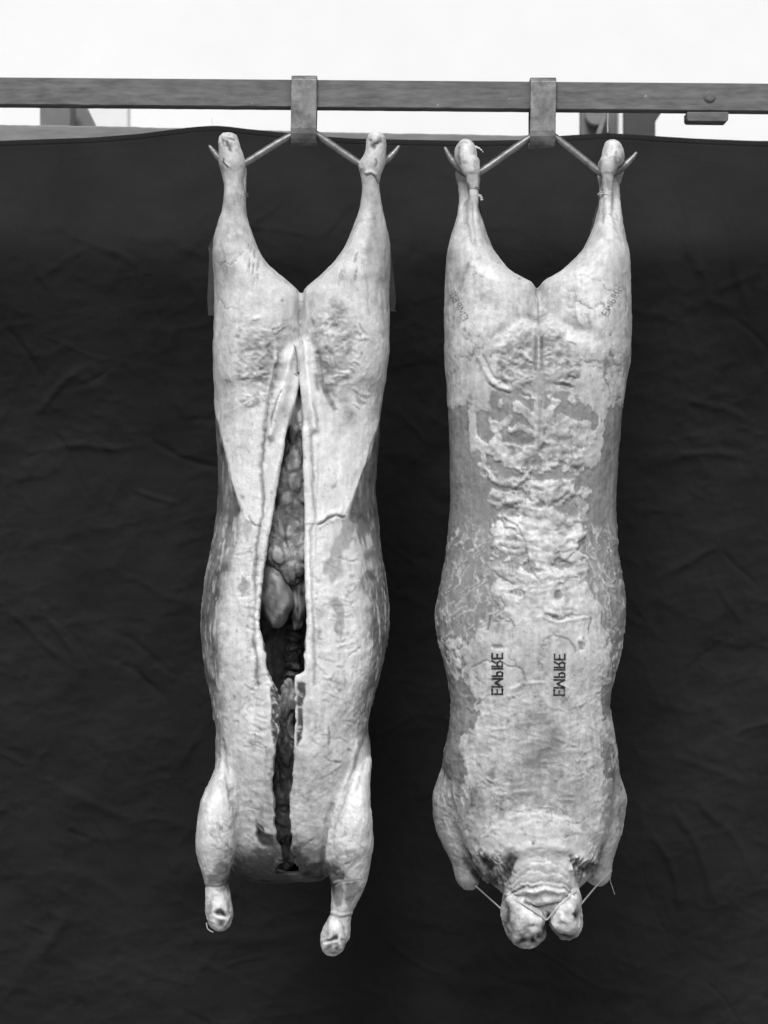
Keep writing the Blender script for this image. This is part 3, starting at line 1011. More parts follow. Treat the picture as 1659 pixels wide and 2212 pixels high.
# bloody throat cut, with shade under the chest end painted into the tone
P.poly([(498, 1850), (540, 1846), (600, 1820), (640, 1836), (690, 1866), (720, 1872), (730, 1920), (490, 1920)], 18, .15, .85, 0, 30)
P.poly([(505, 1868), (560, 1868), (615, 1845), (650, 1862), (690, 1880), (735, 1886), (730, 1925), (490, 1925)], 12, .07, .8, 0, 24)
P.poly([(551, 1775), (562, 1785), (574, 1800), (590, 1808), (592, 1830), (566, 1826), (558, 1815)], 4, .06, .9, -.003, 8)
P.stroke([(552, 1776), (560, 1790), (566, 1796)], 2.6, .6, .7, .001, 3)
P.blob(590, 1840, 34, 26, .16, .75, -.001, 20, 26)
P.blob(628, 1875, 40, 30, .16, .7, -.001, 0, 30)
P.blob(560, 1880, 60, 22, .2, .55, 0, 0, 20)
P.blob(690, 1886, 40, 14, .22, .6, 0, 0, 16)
P.stroke([(650, 1850), (655, 1870), (648, 1888)], 3, .25, .7, -.0015, 4)
# creases in front of the shoulders
P.stroke([(480, 1600), (486, 1650), (498, 1710), (508, 1770), (510, 1830)], 4, .42, .5, -.0030, 5)
P.stroke([(496, 1640), (504, 1700), (513, 1760), (514, 1800)], 4, .68, .6, .0024, 4)
P.stroke([(806, 1530), (790, 1590), (772, 1640), (756, 1690), (735, 1740), (716, 1790)], 5, .36, .55, -.0030, 6)
P.stroke([(770, 1600), (758, 1660), (740, 1710), (722, 1750), (712, 1800), (706, 1860)], 4.5, .66, .55, .0022, 5)
P.stroke([(790, 1650), (775, 1700), (760, 1720)], 3, .45, .4, -.0012, 6)
P.stroke([(718, 1740), (706, 1780), (698, 1840), (700, 1890)], 5, .34, .55, -.0030, 4)
P.stroke([(466, 1560), (472, 1600), (470, 1660)], 3, .4, .5, -.0014, 4)
# shoulder fat and streaks
P.blob(782, 1775, 20, 34, .74, .8, .001, 0, 10)
P.blob(448, 1740, 22, 50, .68, .5, 0, 10, 10)
for k in range(46):
    rr = random.Random(2000 + k)
    s2 = k % 2
    x0 = rr.uniform(450, 505) if s2 == 0 else rr.uniform(712, 765); y0 = rr.uniform(1755, 1895)
    an = math.radians(rr.gauss(40, 15) if s2 == 0 else rr.gauss(150, 18)); L = rr.uniform(8, 22)
    P.stroke([(x0, y0), (x0 + L * math.cos(an), y0 + L * math.sin(an))], rr.uniform(1.4, 2.6), .36, rr.uniform(.25, .6), -.0006, 8)
P.poly([(462, 1866), (480, 1858), (494, 1864), (490, 1885), (470, 1890), (460, 1880)], 4, .26, .8, -.0006, 8)
P.poly([(450, 1890), (470, 1885), (494, 1888), (493, 1908), (450, 1908)], 4, .28, .7, -.0004, 8)
P.poly([(716, 1914), (738, 1908), (744, 1930), (738, 1955), (726, 1962), (718, 1945)], 3, .27, .8, -.0006, 6)
P.poly([(746, 1912), (772, 1906), (780, 1920), (768, 1940), (752, 1962), (746, 1950)], 3, .33, .8, -.0006, 6)
P.stroke([(718, 1904), (750, 1902), (785, 1896)], 1.8, .66, .7, .0006, 5)
P.stroke([(722, 1912), (755, 1907), (786, 1904)], 1.8, .6, .6, .0004, 5)
P.stroke([(443, 1913), (468, 1915), (496, 1910)], 2.4, .3, .7, -.0012, 3)
P.stroke([(712, 1968), (735, 1976), (760, 1972)], 2.4, .62, .7, .0014, 2); P.stroke([(711, 1974), (735, 1982), (760, 1978)], 2, .3, .6, -.001, 2)
# cut feet ends
for (cx_, cy_, sc_) in ((473, 1973, 1.0), (724, 2030, 1.05)):
    P.poly([(cx_ - 24 * sc_, cy_ - 10), (cx_ + 26 * sc_, cy_ - 12), (cx_ + 22, cy_ + 14), (cx_ + 8, cy_ + 34), (cx_ - 10, cy_ + 32), (cx_ - 22, cy_ + 14)], 5, .66, .7, 0, 4)
    if cx_ < 600:
        P.poly([(460, 1972), (468, 1963), (478, 1961), (486, 1970), (493, 1978), (480, 1978), (470, 1976)], 3, .01, 1.0, -.0040, 6)
        P.blob(497, 1972, 6, 4, .2, .8, -.001, 20, 8)
        P.blob(455, 1976, 5, 5, .3, .7, -.0008, 0, 8)
        grey = [(477, 1994, 8, 8, .17), (462, 1984, 6, 5, .34), (496, 1986, 5, 7, .3), (486, 2002, 6, 4, .3), (455, 1960, 5, 8, .32), (498, 1955, 5, 10, .34)]
        pale = [(464, 1992, 6, 7), (488, 1986, 6, 4), (474, 1983, 6, 3)]
    else:
        P.poly([(715, 2026), (720, 2020), (730, 2019), (733, 2026), (728, 2033), (718, 2034), (702, 2036), (704, 2031)], 3, .01, 1.0, -.0042, 5)
        P.blob(706, 2035, 8, 3, .12, .8, -.001, -12, 8)
        P.blob(742, 2030, 6, 4, .3, .7, -.0008, 0, 8)
        grey = [(711, 2048, 7, 7, .17), (728, 2046, 5, 8, .26), (722, 2014, 6, 4, .26), (705, 2020, 6, 6, .36), (744, 2040, 5, 6, .34), (720, 2058, 8, 3, .3)]
        pale = [(702, 2044, 5, 7), (737, 2044, 6, 6), (744, 2024, 5, 5)]
    for (bx, by, rx, ry, t_) in grey: P.blob(bx, by, rx, ry, t_, .9, -.0010, 0, 6)
    for (bx, by, rx, ry) in pale: P.blob(bx, by, rx, ry, .74, .8, .0012, 0, 6)
    nfc = fbm(X, Y, Z, 9, 3, 95, .6)
    P.disp += (.0016 * n2 + .0016 * nr + .0016 * nfc) * P.blob(cx_, cy_ + 12, 30, 22)
    P.tone += (.20 * n2 + .08 * nr + .16 * nfc) * P.blob(cx_, cy_ + 12, 28, 22)
    P.stroke([(cx_ - 14, cy_ - 42), (cx_ - 18, cy_ - 20), (cx_ - 19, cy_)], 2.5, .35, .6, -.0008, 6)
    P.stroke([(cx_ + 10, cy_ - 45), (cx_ + 18, cy_ - 25), (cx_ + 22, cy_ - 5)], 2.5, .35, .6, -.0008, 6)
    P.blob(cx_ - 2, cy_ - 26, 10, 18, .74, .7, 0, 0, 5)
# hair veins, cracks and mottling in the fat
ext = P.front
P.veins(70, 51, .93, .985, .26, .55, -.0007, ext, .0)
P.veins(34, 52, .90, .98, .30, .45, -.0006, ext, .05)
P.veins(26, 53, .82, .97, .33, .4, -.0005, ext * sstep(1150, 1250, py), .1, (1, 1, .5))
mo = fbm(X, Y, Z, 34, 4, 54, .6)
P.tone -= ext * .10 * sstep(.12, .55, mo)
P.tone += ext * .05 * sstep(.1, .5, -mo)
P.disp += ext * (.0003 + .0005 * sstep(1130, 1250, py)) * fbm(X, Y, Z, 20, 3, 55, .55, True)
# fine relief everywhere outside
P.disp += P.front * (.0004 * fbm(X, Y, Z, 7, 3, 40) + .0004 * rum * sstep(1150, 1250, py) * (1 - sstep(1600, 1700, py)))
# --- inside of the cavity: lumpy fat, back bone, ribs; recess shade painted into the tone
w1, w2 = worley(X + 8 * P.wx, Y + 8 * P.wy, Z * .5, 26, 5)
lump = np.clip(w2 - w1, 0, .6)
P.disp += inside * (.0030 * (sstep(0, .3, lump) - .6))
nin = fbm(X, Y, Z, 18, 4, 61, .6)
P.disp += inside * (.0016 * nin + .0012 * nr)
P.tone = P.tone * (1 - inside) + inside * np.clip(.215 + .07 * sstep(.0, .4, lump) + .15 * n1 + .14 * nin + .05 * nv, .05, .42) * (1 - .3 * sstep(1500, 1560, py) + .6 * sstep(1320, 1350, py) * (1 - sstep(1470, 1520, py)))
ribs = np.sin(Z / 17.0) * sstep(1340, 1380, py) * (1 - sstep(1720, 1800, py))
P.disp += inside * .0022 * ribs
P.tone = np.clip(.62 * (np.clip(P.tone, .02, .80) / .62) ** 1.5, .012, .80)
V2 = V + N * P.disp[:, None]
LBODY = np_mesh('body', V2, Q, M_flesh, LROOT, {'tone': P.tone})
print('left carcass', len(V), len(Q))

# lumps of fat and the kidneys seen through the opening


def lobe(name, px, py, y, rx, ry, rz, parent, seed, t0=.5, rot=0, lump=.0, bump=.06):
    c = W(px, py, y)
    nu, nvv = 44, 30
    u, v = np.meshgrid(np.linspace(0, 2 * math.pi, nu, endpoint=False), np.linspace(0, math.pi, nvv))
    d = np.stack([np.cos(u) * np.sin(v), np.sin(u) * np.sin(v), np.cos(v)], -1).reshape(-1, 3)
    nn = fbm(d[:, 0] + seed, d[:, 1], d[:, 2], .9, 3, seed)
    n_f = fbm(d[:, 0] + seed, d[:, 1], d[:, 2], .3, 3, seed + 3, .55)
    a1, a2 = worley(d[:, 0] + seed + .3 * nn, d[:, 1], d[:, 2], .8, seed)
    r = 1 + bump * 3.4 * nn + bump * 1.1 * n_f - lump * sstep(.2, 0, a2 - a1)
    p = d * r[:, None] * np.array([rx, ry, rz])
    ca, sa = math.cos(math.radians(rot)), math.sin(math.radians(rot))
    p = np.stack([p[:, 0] * ca - p[:, 2] * sa, p[:, 1], p[:, 0] * sa + p[:, 2] * ca], 1) + np.array(c)
    Qs = []
    for i in range(nvv - 1):
        for j in range(nu):
            k = (j + 1) % nu
            Qs.append((i * nu + j, (i + 1) * nu + j, (i + 1) * nu + k, i * nu + k))
    tone = np.clip(t0 * .45 + .18 * nn + .16 * n_f - .1 * sstep(.12, 0, a2 - a1) * (lump > 0), .03, .6)
    return np_mesh(name, p, np.array(Qs), M_flesh, parent, {'tone': tone})


kd = [('kidney', 591, 1276, -.050, .031, .036, .054, 3, .50, 4, .03, .06), ('kidney', 648, 1268, -.035, .018, .032, .060, 8, .42, -4, .04, .09)]
for (nm, a, b, c, rx, ry, rz, sd_, t0, rot, lu, bu) in kd:
    lobe(nm, a, b, c, rx, ry, rz, LROOT, sd_, t0, rot, lu, bu)
for k in range(12):     # the back bone in the depth of the chest
    rr = random.Random(70 + k)
    lobe('vertebra', 632 + rr.uniform(-2, 2), 1352 + k * 21, .045, .013, .022, .0085, LROOT, 60 + k, .75 + rr.uniform(-.1, .1), rr.uniform(-8, 8), .08, .10)

# ------------------------------------------------------------------ back-side carcass (right)
RROOT = empty('sheep_carcass', W(1172, 2045, 0))
tag(RROOT, 'skinned sheep carcass seen from its back, stamped twice, neck tied below with twine', 'carcass', 'sheep carcasses hung by the hind legs')
R_lh_foot = Loft([(304, 1000, 1014, -.006, .010), (306, 994, 1018, -.006, .017), (312, 989, 1023, -.006, .022), (322, 985, 1027, -.006, .025), (340, 984, 1030, -.006, .027), (352, 988, 1033, -.005, .027), (362, 995, 1033, -.012, .020), (372, 1002, 1033, -.018, .013)], 2.2, .002)
R_lh_tend = Loft([(345, 1000, 1034, -.012, .018), (365, 1003, 1034, -.019, .011), (385, 1009, 1033, -.019, .010), (405, 1013, 1032, -.017, .009), (440, 1014, 1031, -.014, .010), (470, 1012, 1038, -.01, .016), (500, 1002, 1045, -.01, .03), (520, 990, 1050, -.01, .04)], 2.2, .003, .006)
R_lh_bone = Loft([(345, 988, 1030, .014, .012), (365, 987, 1032, .024, .014), (382, 985, 1037, .026, .016), (400, 990, 1034, .024, .016), (420, 993, 1030, .02, .016), (440, 993, 1028, .016, .018), (460, 991, 1034, .011, .026),
                  (480, 986, 1041, .008, .035), (500, 979, 1047, .005, .045), (520, 973, 1055, .002, .054), (540, 969, 1064, 0, .061), (560, 966, 1077, 0, .067), (575, 965, 1088, 0, .071), (590, 964, 1104, 0, .075), (600, 964, 1120, 0, .077),
                  (608, 963, 1138, 0, .079), (614, 963, 1158, 0, .08), (640, 962, 1164, 0, .083), (700, 962, 1166, 0, .088), (760, 963, 1166, 0, .091), (790, 968, 1160, .004, .084), (820, 980, 1150, .01, .072), (870, 1010, 1120, .02, .04)], 2.3, .004, .008)
R_rh_foot = Loft([(304, 1313, 1329, -.006, .010), (306, 1309, 1334, -.006, .017), (312, 1306, 1340, -.006, .022), (322, 1303, 1345, -.006, .025), (340, 1300, 1347, -.006, .027), (352, 1297, 1345, -.005, .027), (362, 1298, 1333, -.012, .020), (372, 1300, 1328, -.018, .013)], 2.2, .002)
R_rh_tend = Loft([(345, 1298, 1336, -.012, .018), (365, 1299, 1330, -.019, .011), (385, 1301, 1325, -.019, .010), (410, 1300, 1322, -.016, .011), (440, 1297, 1322, -.013, .013), (470, 1294, 1325, -.01, .02), (500, 1290, 1330, -.01, .035), (520, 1288, 1332, -.01, .04)], 2.2, .003, .006)
R_rh_bone = Loft([(345, 1296, 1346, .014, .012), (362, 1291, 1347, .024, .014), (377, 1290, 1345, .026, .016), (390, 1292, 1340, .024, .016), (405, 1296, 1336, .02, .016), (430, 1295, 1338, .016, .019), (450, 1294, 1340, .012, .024),
                  (470, 1290, 1343, .008, .032), (490, 1284, 1346, .005, .042), (510, 1275, 1349, .003, .051), (530, 1265, 1354, .001, .058), (550, 1251, 1358, 0, .065), (570, 1231, 1359, 0, .071), (590, 1208, 1359, 0, .076), (602, 1186, 1359, 0, .079), (612, 1164, 1359, 0, .08),
                  (640, 1160, 1361, 0, .083), (700, 1158, 1362, 0, .088), (760, 1158, 1359, 0, .091), (790, 1162, 1352, .004, .084), (820, 1172, 1338, .01, .072), (870, 1205, 1305, .02, .04)], 2.3, .004, .008)
R_torso = Loft([(670, 1060, 1265, .01, .045), (700, 1022, 1302, .0, .07), (740, 985, 1338, -.004, .086), (770, 972, 1349, -.005, .092), (800, 966, 1352, -.006, .095), (840, 966, 1348, -.006, .097), (880, 968, 1343, -.006, .098), (940, 970, 1339, -.006, .098), (1000, 972, 1334, -.006, .097), (1060, 973.5, 1329, -.006, .097), (1100, 973, 1329, -.006, .098),
                (1130, 970, 1331, -.006, .099), (1192, 964, 1335, -.008, .102), (1238, 955, 1342, -.010, .106), (1285, 946, 1348, -.012, .110), (1325, 941, 1350, -.013, .113), (1378, 947, 1344, -.014, .116), (1424, 959, 1336, -.014, .117),
                (1471, 969, 1323, -.014, .117), (1517, 974, 1315, -.014, .116), (1564, 972, 1320, -.014, .116), (1617, 961, 1331, -.015, .116), (1655, 958, 1332, -.017, .116), (1720, 966, 1326, -.022, .116), (1767, 980, 1318, -.027, .114),
                (1813, 997, 1306, -.030, .108), (1850, 1006, 1299, -.030, .098), (1870, 1014, 1293, -.029, .088), (1890, 1034, 1275, -.027, .074), (1905, 1056, 1256, -.025, .058), (1916, 1075, 1240, -.024, .040)], 2.3, .005)
R_sh_l = Loft([(1640, 966, 1010, .02, .03), (1674, 949, 1012, .02, .05), (1720, 936, 1018, .02, .06), (1767, 939, 1022, .02, .06), (1798, 947, 1026, .02, .055), (1829, 960, 1032, .02, .048), (1860, 977, 1036, .02, .04), (1880, 981, 1038, .02, .034), (1900, 986, 1038, .02, .030), (1912, 995, 1032, .02, .022), (1919, 1004, 1024, .02, .01)], 2.1, .004)
R_sh_r = Loft([(1640, 1284, 1330, .02, .03), (1674, 1278, 1337, .02, .05), (1720, 1272, 1351, .02, .06), (1767, 1268, 1345, .02, .06), (1798, 1264, 1339, .02, .055), (1829, 1262, 1330, .02, .048), (1860, 1262, 1321, .02, .04), (1880, 1262, 1319, .02, .034), (1898, 1266, 1317, .02, .028), (1906, 1274, 1308, .02, .02), (1910, 1282, 1300, .02, .01)], 2.1, .004)
R_neck = Loft([(1800, 1110, 1235, -.06, .03), (1830, 1098, 1246, -.074, .046), (1855, 1093, 1250, -.080, .054), (1880, 1090, 1249, -.080, .058), (1906, 1089, 1247, -.078, .060), (1930, 1092, 1248, -.074, .060), (1950, 1110, 1235, -.07, .054), (1965, 1140, 1215, -.066, .046), (1980, 1165, 1198, -.06, .036)], 2.2, .004)
R_lobe_l = Loft([(1916, 1096, 1122, -.088, .015), (1928, 1089, 1140, -.09, .034), (1945, 1086, 1160, -.092, .046), (1975, 1087, 1178, -.092, .050), (2000, 1092, 1181, -.090, .048), (2020, 1102, 1180, -.088, .042), (2034, 1114, 1174, -.088, .032), (2042, 1128, 1162, -.088, .018)], 2.2, .003)
R_lobe_r = Loft([(1912, 1222, 1244, -.088, .015), (1924, 1210, 1251, -.09, .034), (1945, 1196, 1254, -.092, .046), (1975, 1186, 1256, -.092, .048), (1995, 1187, 1255, -.090, .046), (2010, 1191, 1250, -.088, .040), (2019, 1200, 1240, -.088, .03), (2025, 1210, 1230, -.088, .014)], 2.2, .003)
f = Field((W(922, 0, 0)[0], -.16, W(0, 2065, 0)[2]), (W(1375, 0, 0)[0], .12, W(0, 290, 0)[2]), VOX)
f.add(R_lh_bone); f.add(R_lh_tend, .008); f.add(R_lh_foot, .006)
g2 = Field((W(922, 0, 0)[0], -.16, W(0, 2065, 0)[2]), (W(1375, 0, 0)[0], .12, W(0, 290, 0)[2]), VOX)
g2.add(R_rh_bone); g2.add(R_rh_tend, .008); g2.add(R_rh_foot, .006)
f.F = smin(f.F, g2.F, .006)
del g2
f.add(R_torso, .016)
f.add(R_sh_l, .012); f.add(R_sh_r, .012); f.add(R_neck, .022); f.add(R_lobe_l, .004); f.add(R_lobe_r, .004)
V, Q = f.surface()
del f
V = relax(V, Q, 2, .5)
N = vnormals(V, Q)
P = Paint(V, N, .56, 77)
X, Y, Z = P.q
px, py = P.px, P.py
cxm = px - 1162
n1 = fbm(X, Y, Z, 60, 5, 101)
n2 = fbm(X, Y, Z, 13, 4, 102)
nv = fbm(X * 4, Y * 4, Z * .55, 30, 4, 103)
nr = fbm(X, Y, Z, 24, 5, 104, .55, True)
nh = fbm(X * .6 + .25 * np.sin(Z / 40) * 20, Y * .6, Z * 1.5 + 8 * n1, 20, 4, 105, .55, True)      # cross wrinkles
nfine = fbm(X, Y, Z, 6, 3, 106)
# ---- where the fat cover is: >0 fat, <0 bare membrane
F = np.full(len(px), .55)


def reg(pts, edge, val, op=1.0, warp=10):
    global F
    w = sstep(edge, -edge, P.sd(pts, warp)) * op
    F = F + (val - F) * w


reg([(940, 872), (974, 876), (984, 884), (998, 886), (1008, 878), (1015, 868), (1018, 885), (1030, 930), (1040, 1000), (1065, 1060), (1070, 1150), (1040, 1230), (1010, 1262), (930, 1290)], 10, -.62, 1, 22)     # left bare side
reg([(1303, 876), (1308, 886), (1317, 893), (1326, 884), (1340, 879), (1375, 880), (1375, 1180), (1310, 1240), (1280, 1200), (1262, 1120), (1275, 1040), (1300, 960)], 10, -.60, 1, 22)
reg([(1075, 838), (1120, 848), (1215, 846), (1262, 862), (1285, 900), (1250, 930), (1210, 905), (1180, 925), (1160, 990), (1140, 985), (1120, 925), (1075, 985), (1040, 960), (1060, 890), (1068, 862)], 8, -.5, 1, 26)
reg([(1030, 895), (1052, 900), (1060, 945), (1080, 985), (1060, 1000), (1034, 965)], 6, -.6, 1, 8)
reg([(1268, 898), (1290, 896), (1288, 930), (1262, 945)], 6, -.6, 1, 8)
reg([(1060, 1000), (1110, 1020), (1150, 1060), (1080, 1075), (1050, 1050)], 12, -.35, 1, 14)
reg([(1250, 1020), (1300, 990), (1300, 1080), (1270, 1120)], 12, -.35, .9, 14)
# middle band: islands
reg([(1070, 940), (1260, 930), (1280, 1060), (1260, 1130), (1060, 1130), (1058, 1040)], 20, -.06, .9, 24)
reg([(1070, 1130), (1260, 1130), (1270, 1260), (1060, 1260)], 20, .10, .9, 24)
# network at the loin sides
reg([(945, 1200), (1060, 1150), (1075, 1230), (1050, 1330), (1030, 1390), (935, 1390)], 20, -.34, .95, 20)
reg([(1370, 1180), (1260, 1150), (1262, 1250), (1290, 1330), (1300, 1400), (1370, 1390)], 20, -.26, .95, 20)
reg([(960, 1400), (1000, 1390), (1015, 1470), (1030, 1520), (960, 1520)], 12, -.2, .8, 20)
reg([(1340, 1390), (1310, 1400), (1300, 1470), (1345, 1480)], 12, -.2, .7, 20)
reg([(975, 1490), (1010, 1482), (1035, 1510), (1030, 1560), (1000, 1600), (980, 1690), (955, 1690), (960, 1560)], 8, -.30, 1, 20)
reg([(985, 1690), (1005, 1685), (1010, 1665), (995, 1640), (975, 1640)], 4, -.5, 1, 16)
reg([(1302, 1600), (1322, 1600), (1324, 1684), (1310, 1688), (1306, 1670), (1312, 1655), (1305, 1630)], 4, -.5, 1, 18)
reg([(1295, 1480), (1330, 1470), (1320, 1540), (1300, 1560)], 8, -.25, 1, 12)
# bare pockets with the bars of the fell
for (a, b, c, d) in [(1120, 1280, 20, 10), (1100, 1230, 14, 14), (1060, 1310, 14, 12), (1225, 1322, 16, 10), (1205, 1285, 8, 12), (1085, 1330, 10, 8), (1255, 1395, 8, 10), (1075, 1395, 16, 6), (1210, 1215, 14, 10), (1265, 1180, 14, 12)]:
    F += P.blob(a, b, c, d, warp=8) * -1.1
zone = P.sd([(1095, 848), (1120, 840), (1150, 852), (1180, 852), (1210, 843), (1235, 857), (1262, 874), (1288, 892), (1290, 945), (1268, 1000), (1062, 1000), (1038, 950), (1034, 897), (1062, 888), (1075, 866)], 16)
zw = sstep(10, -10, zone)
F = F + (-.55 - F) * zw * .9
for pts, w in [([(1153, 908), (1142, 896), (1131, 886), (1113, 877)], 10), ([(1100, 902), (1094, 908)], 11), ([(1144, 842), (1150, 852)], 8), ([(1175, 902), (1184, 890), (1192, 878), (1203, 866)], 10), ([(1181, 914), (1212, 903), (1243, 914), (1266, 917)], 9),
               ([(1200, 930), (1240, 932), (1262, 935)], 15), ([(1190, 950), (1230, 948), (1262, 950)], 13), ([(1156, 941), (1144, 928), (1122, 919), (1107, 928)], 8), ([(1070, 957), (1095, 968), (1125, 972), (1150, 970)], 11), ([(1017, 884), (1019, 905), (1021, 930)], 5), ([(1021, 930), (1018, 950), (1022, 967)], 9),
               ([(1057, 905), (1070, 930), (1083, 943)], 6), ([(1073, 912), (1082, 924)], 6), ([(1302, 874), (1297, 927), (1296, 967)], 5), ([(1278, 950), (1284, 935)], 12), ([(1160, 850), (1164, 900), (1163, 960)], 8), ([(1232, 862), (1240, 872)], 9), ([(1035, 955), (1055, 972), (1075, 985)], 9), ([(1180, 985), (1220, 980), (1255, 985)], 15), ([(1100, 990), (1140, 985)], 13),
               ([(1085, 870), (1076, 880)], 6), ([(1128, 855), (1138, 862)], 4), ([(1195, 848), (1186, 858)], 4), ([(1255, 990), (1285, 970)], 9), ([(1062, 1028), (1066, 1032)], 5)]:
    F += 1.3 * P.sw(pts, w, 11)
for (x0, y0, rx, ry) in [(1246, 892, 13, 17), (1277, 920, 9, 20), (1045, 920, 10, 20), (1079, 890, 15, 10), (1110, 856, 22, 9), (1205, 852, 24, 8), (1125, 946, 24, 9), (1110, 915, 6, 9), (1150, 940, 5, 16)]:
    F -= .8 * P.blob(x0, y0, rx, ry, warp=7)
ang = fbm(X + .3 * Z, Y, Z * .8, 20, 5, 111, .6)
pads = fbm(X * .55, Y * .6, Z * 1.35 - .35 * np.abs(cxm) + 6 * P.wy, 26, 4, 113, .45)
pz = sstep(1000, 1040, py) * (1 - sstep(1240, 1300, py)) * (1 - sstep(95, 130, np.abs(cxm)))
ang = ang * (1 - .8 * pz) + 1.15 * pads * pz
netn = fbm(X * 1.5 + .5 * np.sign(cxm) * Z, Y * 1.3, Z * .7, 24, 5, 112, .55, True)
side = sstep(60, 130, np.abs(cxm))
mid_b = sstep(900, 960, py) * (1 - sstep(1420, 1500, py))
Fn = F + (.36 - .2 * zw) * ang + mid_b * side * .30 * (netn - .25) + mid_b * .16 * n2
upper = 1 - sstep(800, 850, py)
Fn = np.maximum(Fn, upper)
fat = sstep(-.02, .06, Fn)
P.tone = .305 + .04 * n1 + .05 * nv + fat * (.235 + .02 * upper + .07 * n1 + .05 * n2 + .03 * nv)
thick = sstep(0, .5, Fn)
P.disp += fat * .0010 + thick * .0010 * mid_b + zw * fat * (.0016 * nr + .0014 * n2)
P.tone += zw * fat * (.07 * nr - .05)
P.disp += .0018 * n1 + .0007 * n2
# lumpy fat clods down the mid back
w1, w2 = worley(X + 14 * P.wx, Y * .8, Z * 1.7 + 14 * P.wy, 46, 130)
clod = sstep(0, .30, w2 - w1)
midx = (1 - sstep(85, 120, np.abs(cxm))) * sstep(930, 1000, py) * (1 - sstep(1270, 1380, py)) * fat * P.front
P.disp += midx * (.0008 * clod + .0007 * nr + .0008 * n2 + .0022 * sstep(-.1, .4, pads))
P.tone += midx * (-.03 * (1 - clod) + .06 * n2 + .03 * nr - .03)
P.tone += midx * .05
# rump: smooth fat with fine hair veins
up = (1 - sstep(780, 860, py)) * P.front
vein = fbm(X, Y, Z, 40, 5, 140, .6, True)
P.tone -= up * .10 * sstep(.55, .8, vein) * sstep(600, 640, py)
P.tone += up * .04
for (bx, by, rx, ry, rot, t, o) in [(990, 590, 12, 40, -20, .38, .7), (1008, 560, 10, 30, -25, .45, .5), (1000, 620, 9, 30, -28, .40, .6), (985, 640, 9, 22, -28, .42, .5), (1345, 600, 8, 60, 0, .45, .5), (1325, 560, 10, 30, 10, .5, .4),
                                    (1020, 510, 14, 20, 0, .45, .4), (1052, 505, 5, 24, -24, .36, .5), (1335, 700, 12, 50, 5, .48, .45), (975, 760, 10, 80, 0, .45, .5), (1350, 780, 8, 70, 0, .42, .5)]:
    P.blob(bx, by, rx, ry, t, o, 0, rot, 10)
for k in range(5):       # dark streaks on the left thigh
    P.stroke([(985 + k * 6, 640 - k * 16), (1000 + k * 4, 615 - k * 14)], 3.2, .36, .5, -.0008, 6)
# leg sinews
for pts, t in [([(1002, 390), (1004, 430), (1003, 480)], .42), ([(1011, 400), (1010, 440), (1008, 480), (1018, 520)], .3), ([(1022, 440), (1023, 480), (1030, 530)], .38), ([(1034, 440), (1040, 490), (1055, 530)], .45),
               ([(1299, 400), (1306, 450), (1302, 480)], .38), ([(1324, 420), (1322, 460), (1330, 500)], .42), ([(1312, 385), (1316, 410)], .35)]:
    P.stroke(pts, 3.4, t, .6, -.0012, 5)
P.blob(1020, 385, 10, 26, .42, .6, 0, 0, 8); P.blob(1312, 390, 12, 26, .40, .6, 0, 0, 8)
P.blob(1335, 385, 9, 26, .36, .6, 0, 0, 8); P.blob(995, 400, 8, 26, .40, .6, 0, 0, 8)
P.blob(1008, 328, 18, 24, .72, .6); P.blob(1315, 328, 14, 26, .74, .6)
P.stroke([(992, 320), (990, 340), (996, 356)], 2.4, .3, .7, -.0008, 5); P.stroke([(992, 312), (1000, 308), (1010, 310)], 2, .35, .6, -.0006, 4)
P.stroke([(1331, 330), (1330, 345), (1334, 352)], 3, .32, .7, -.001, 5); P.stroke([(1334, 315), (1342, 318)], 2, .4, .5, -.0005, 4)
P.blob(1004, 350, 6, 5, .35, .6, 0, 0, 5)
# seam down the rump
P.stroke([(1162, 612), (1163, 650), (1162, 690), (1164, 706)], 1.7, .26, .8, -.0022, 2)
P.stroke([(1162, 606), (1162, 632)], 12, None, 1, -.004)
P.blob(1160, 684, 30, 10, .22, .75, -.001, 0, 20); P.blob(1162, 696, 14, 8, .3, .6, -.001, 0, 10)
P.blob(1120, 686, 16, 7, .42, .5, 0, 20, 12); P.blob(1255, 706, 34, 11, .27, .75, -.0012, 22, 16); P.blob(1215, 690, 14, 12, .42, .5, 0, 0, 14)
P.blob(1078, 712, 34, 8, .34, .6, -.001, -30, 14)
for k in range(14):
    rr = random.Random(3000 + k)
    x0 = rr.uniform(1225, 1290)
    P.stroke([(x0, 680 + rr.uniform(-6, 10)), (x0 + 10, 705 + rr.uniform(-6, 12))], 1.6, .42, .5, -.0006, 4)
# tail fat: heart of lobes, with grey shading painted over the lumps
P.blob(1138, 718, 26, 26, None, .5, .0070, 0, 8); P.blob(1190, 718, 26, 26, None, .5, .0070, 0, 8)
heart = P.poly([(1110, 715), (1140, 698), (1162, 708), (1190, 697), (1215, 720), (1235, 760), (1240, 800), (1215, 830), (1165, 842), (1100, 838), (1070, 800), (1085, 750)], 14, .40, .85, .0030, 16)
stub = 1 - np.exp(-((cxm - 1) / 13) ** 4)
P.disp += heart * stub * (.0040 * nr + .0026 * n2)
P.tone += heart * stub * (.15 * nr + .10 * n2 - .05)
P.stroke([(1163, 702), (1163, 728)], 3, .36, .7, -.0036, 2)
P.stroke([(1157, 734), (1156, 765), (1156, 800)], 2.4, .18, .9, -.0050, 2); P.stroke([(1169, 734), (1170, 765), (1169, 800)], 2.4, .18, .9, -.0050, 2)
for yy in (736, 748, 760, 772, 783, 795):
    P.blob(1163, yy, 5, 5.5, .52, .6, .0030)
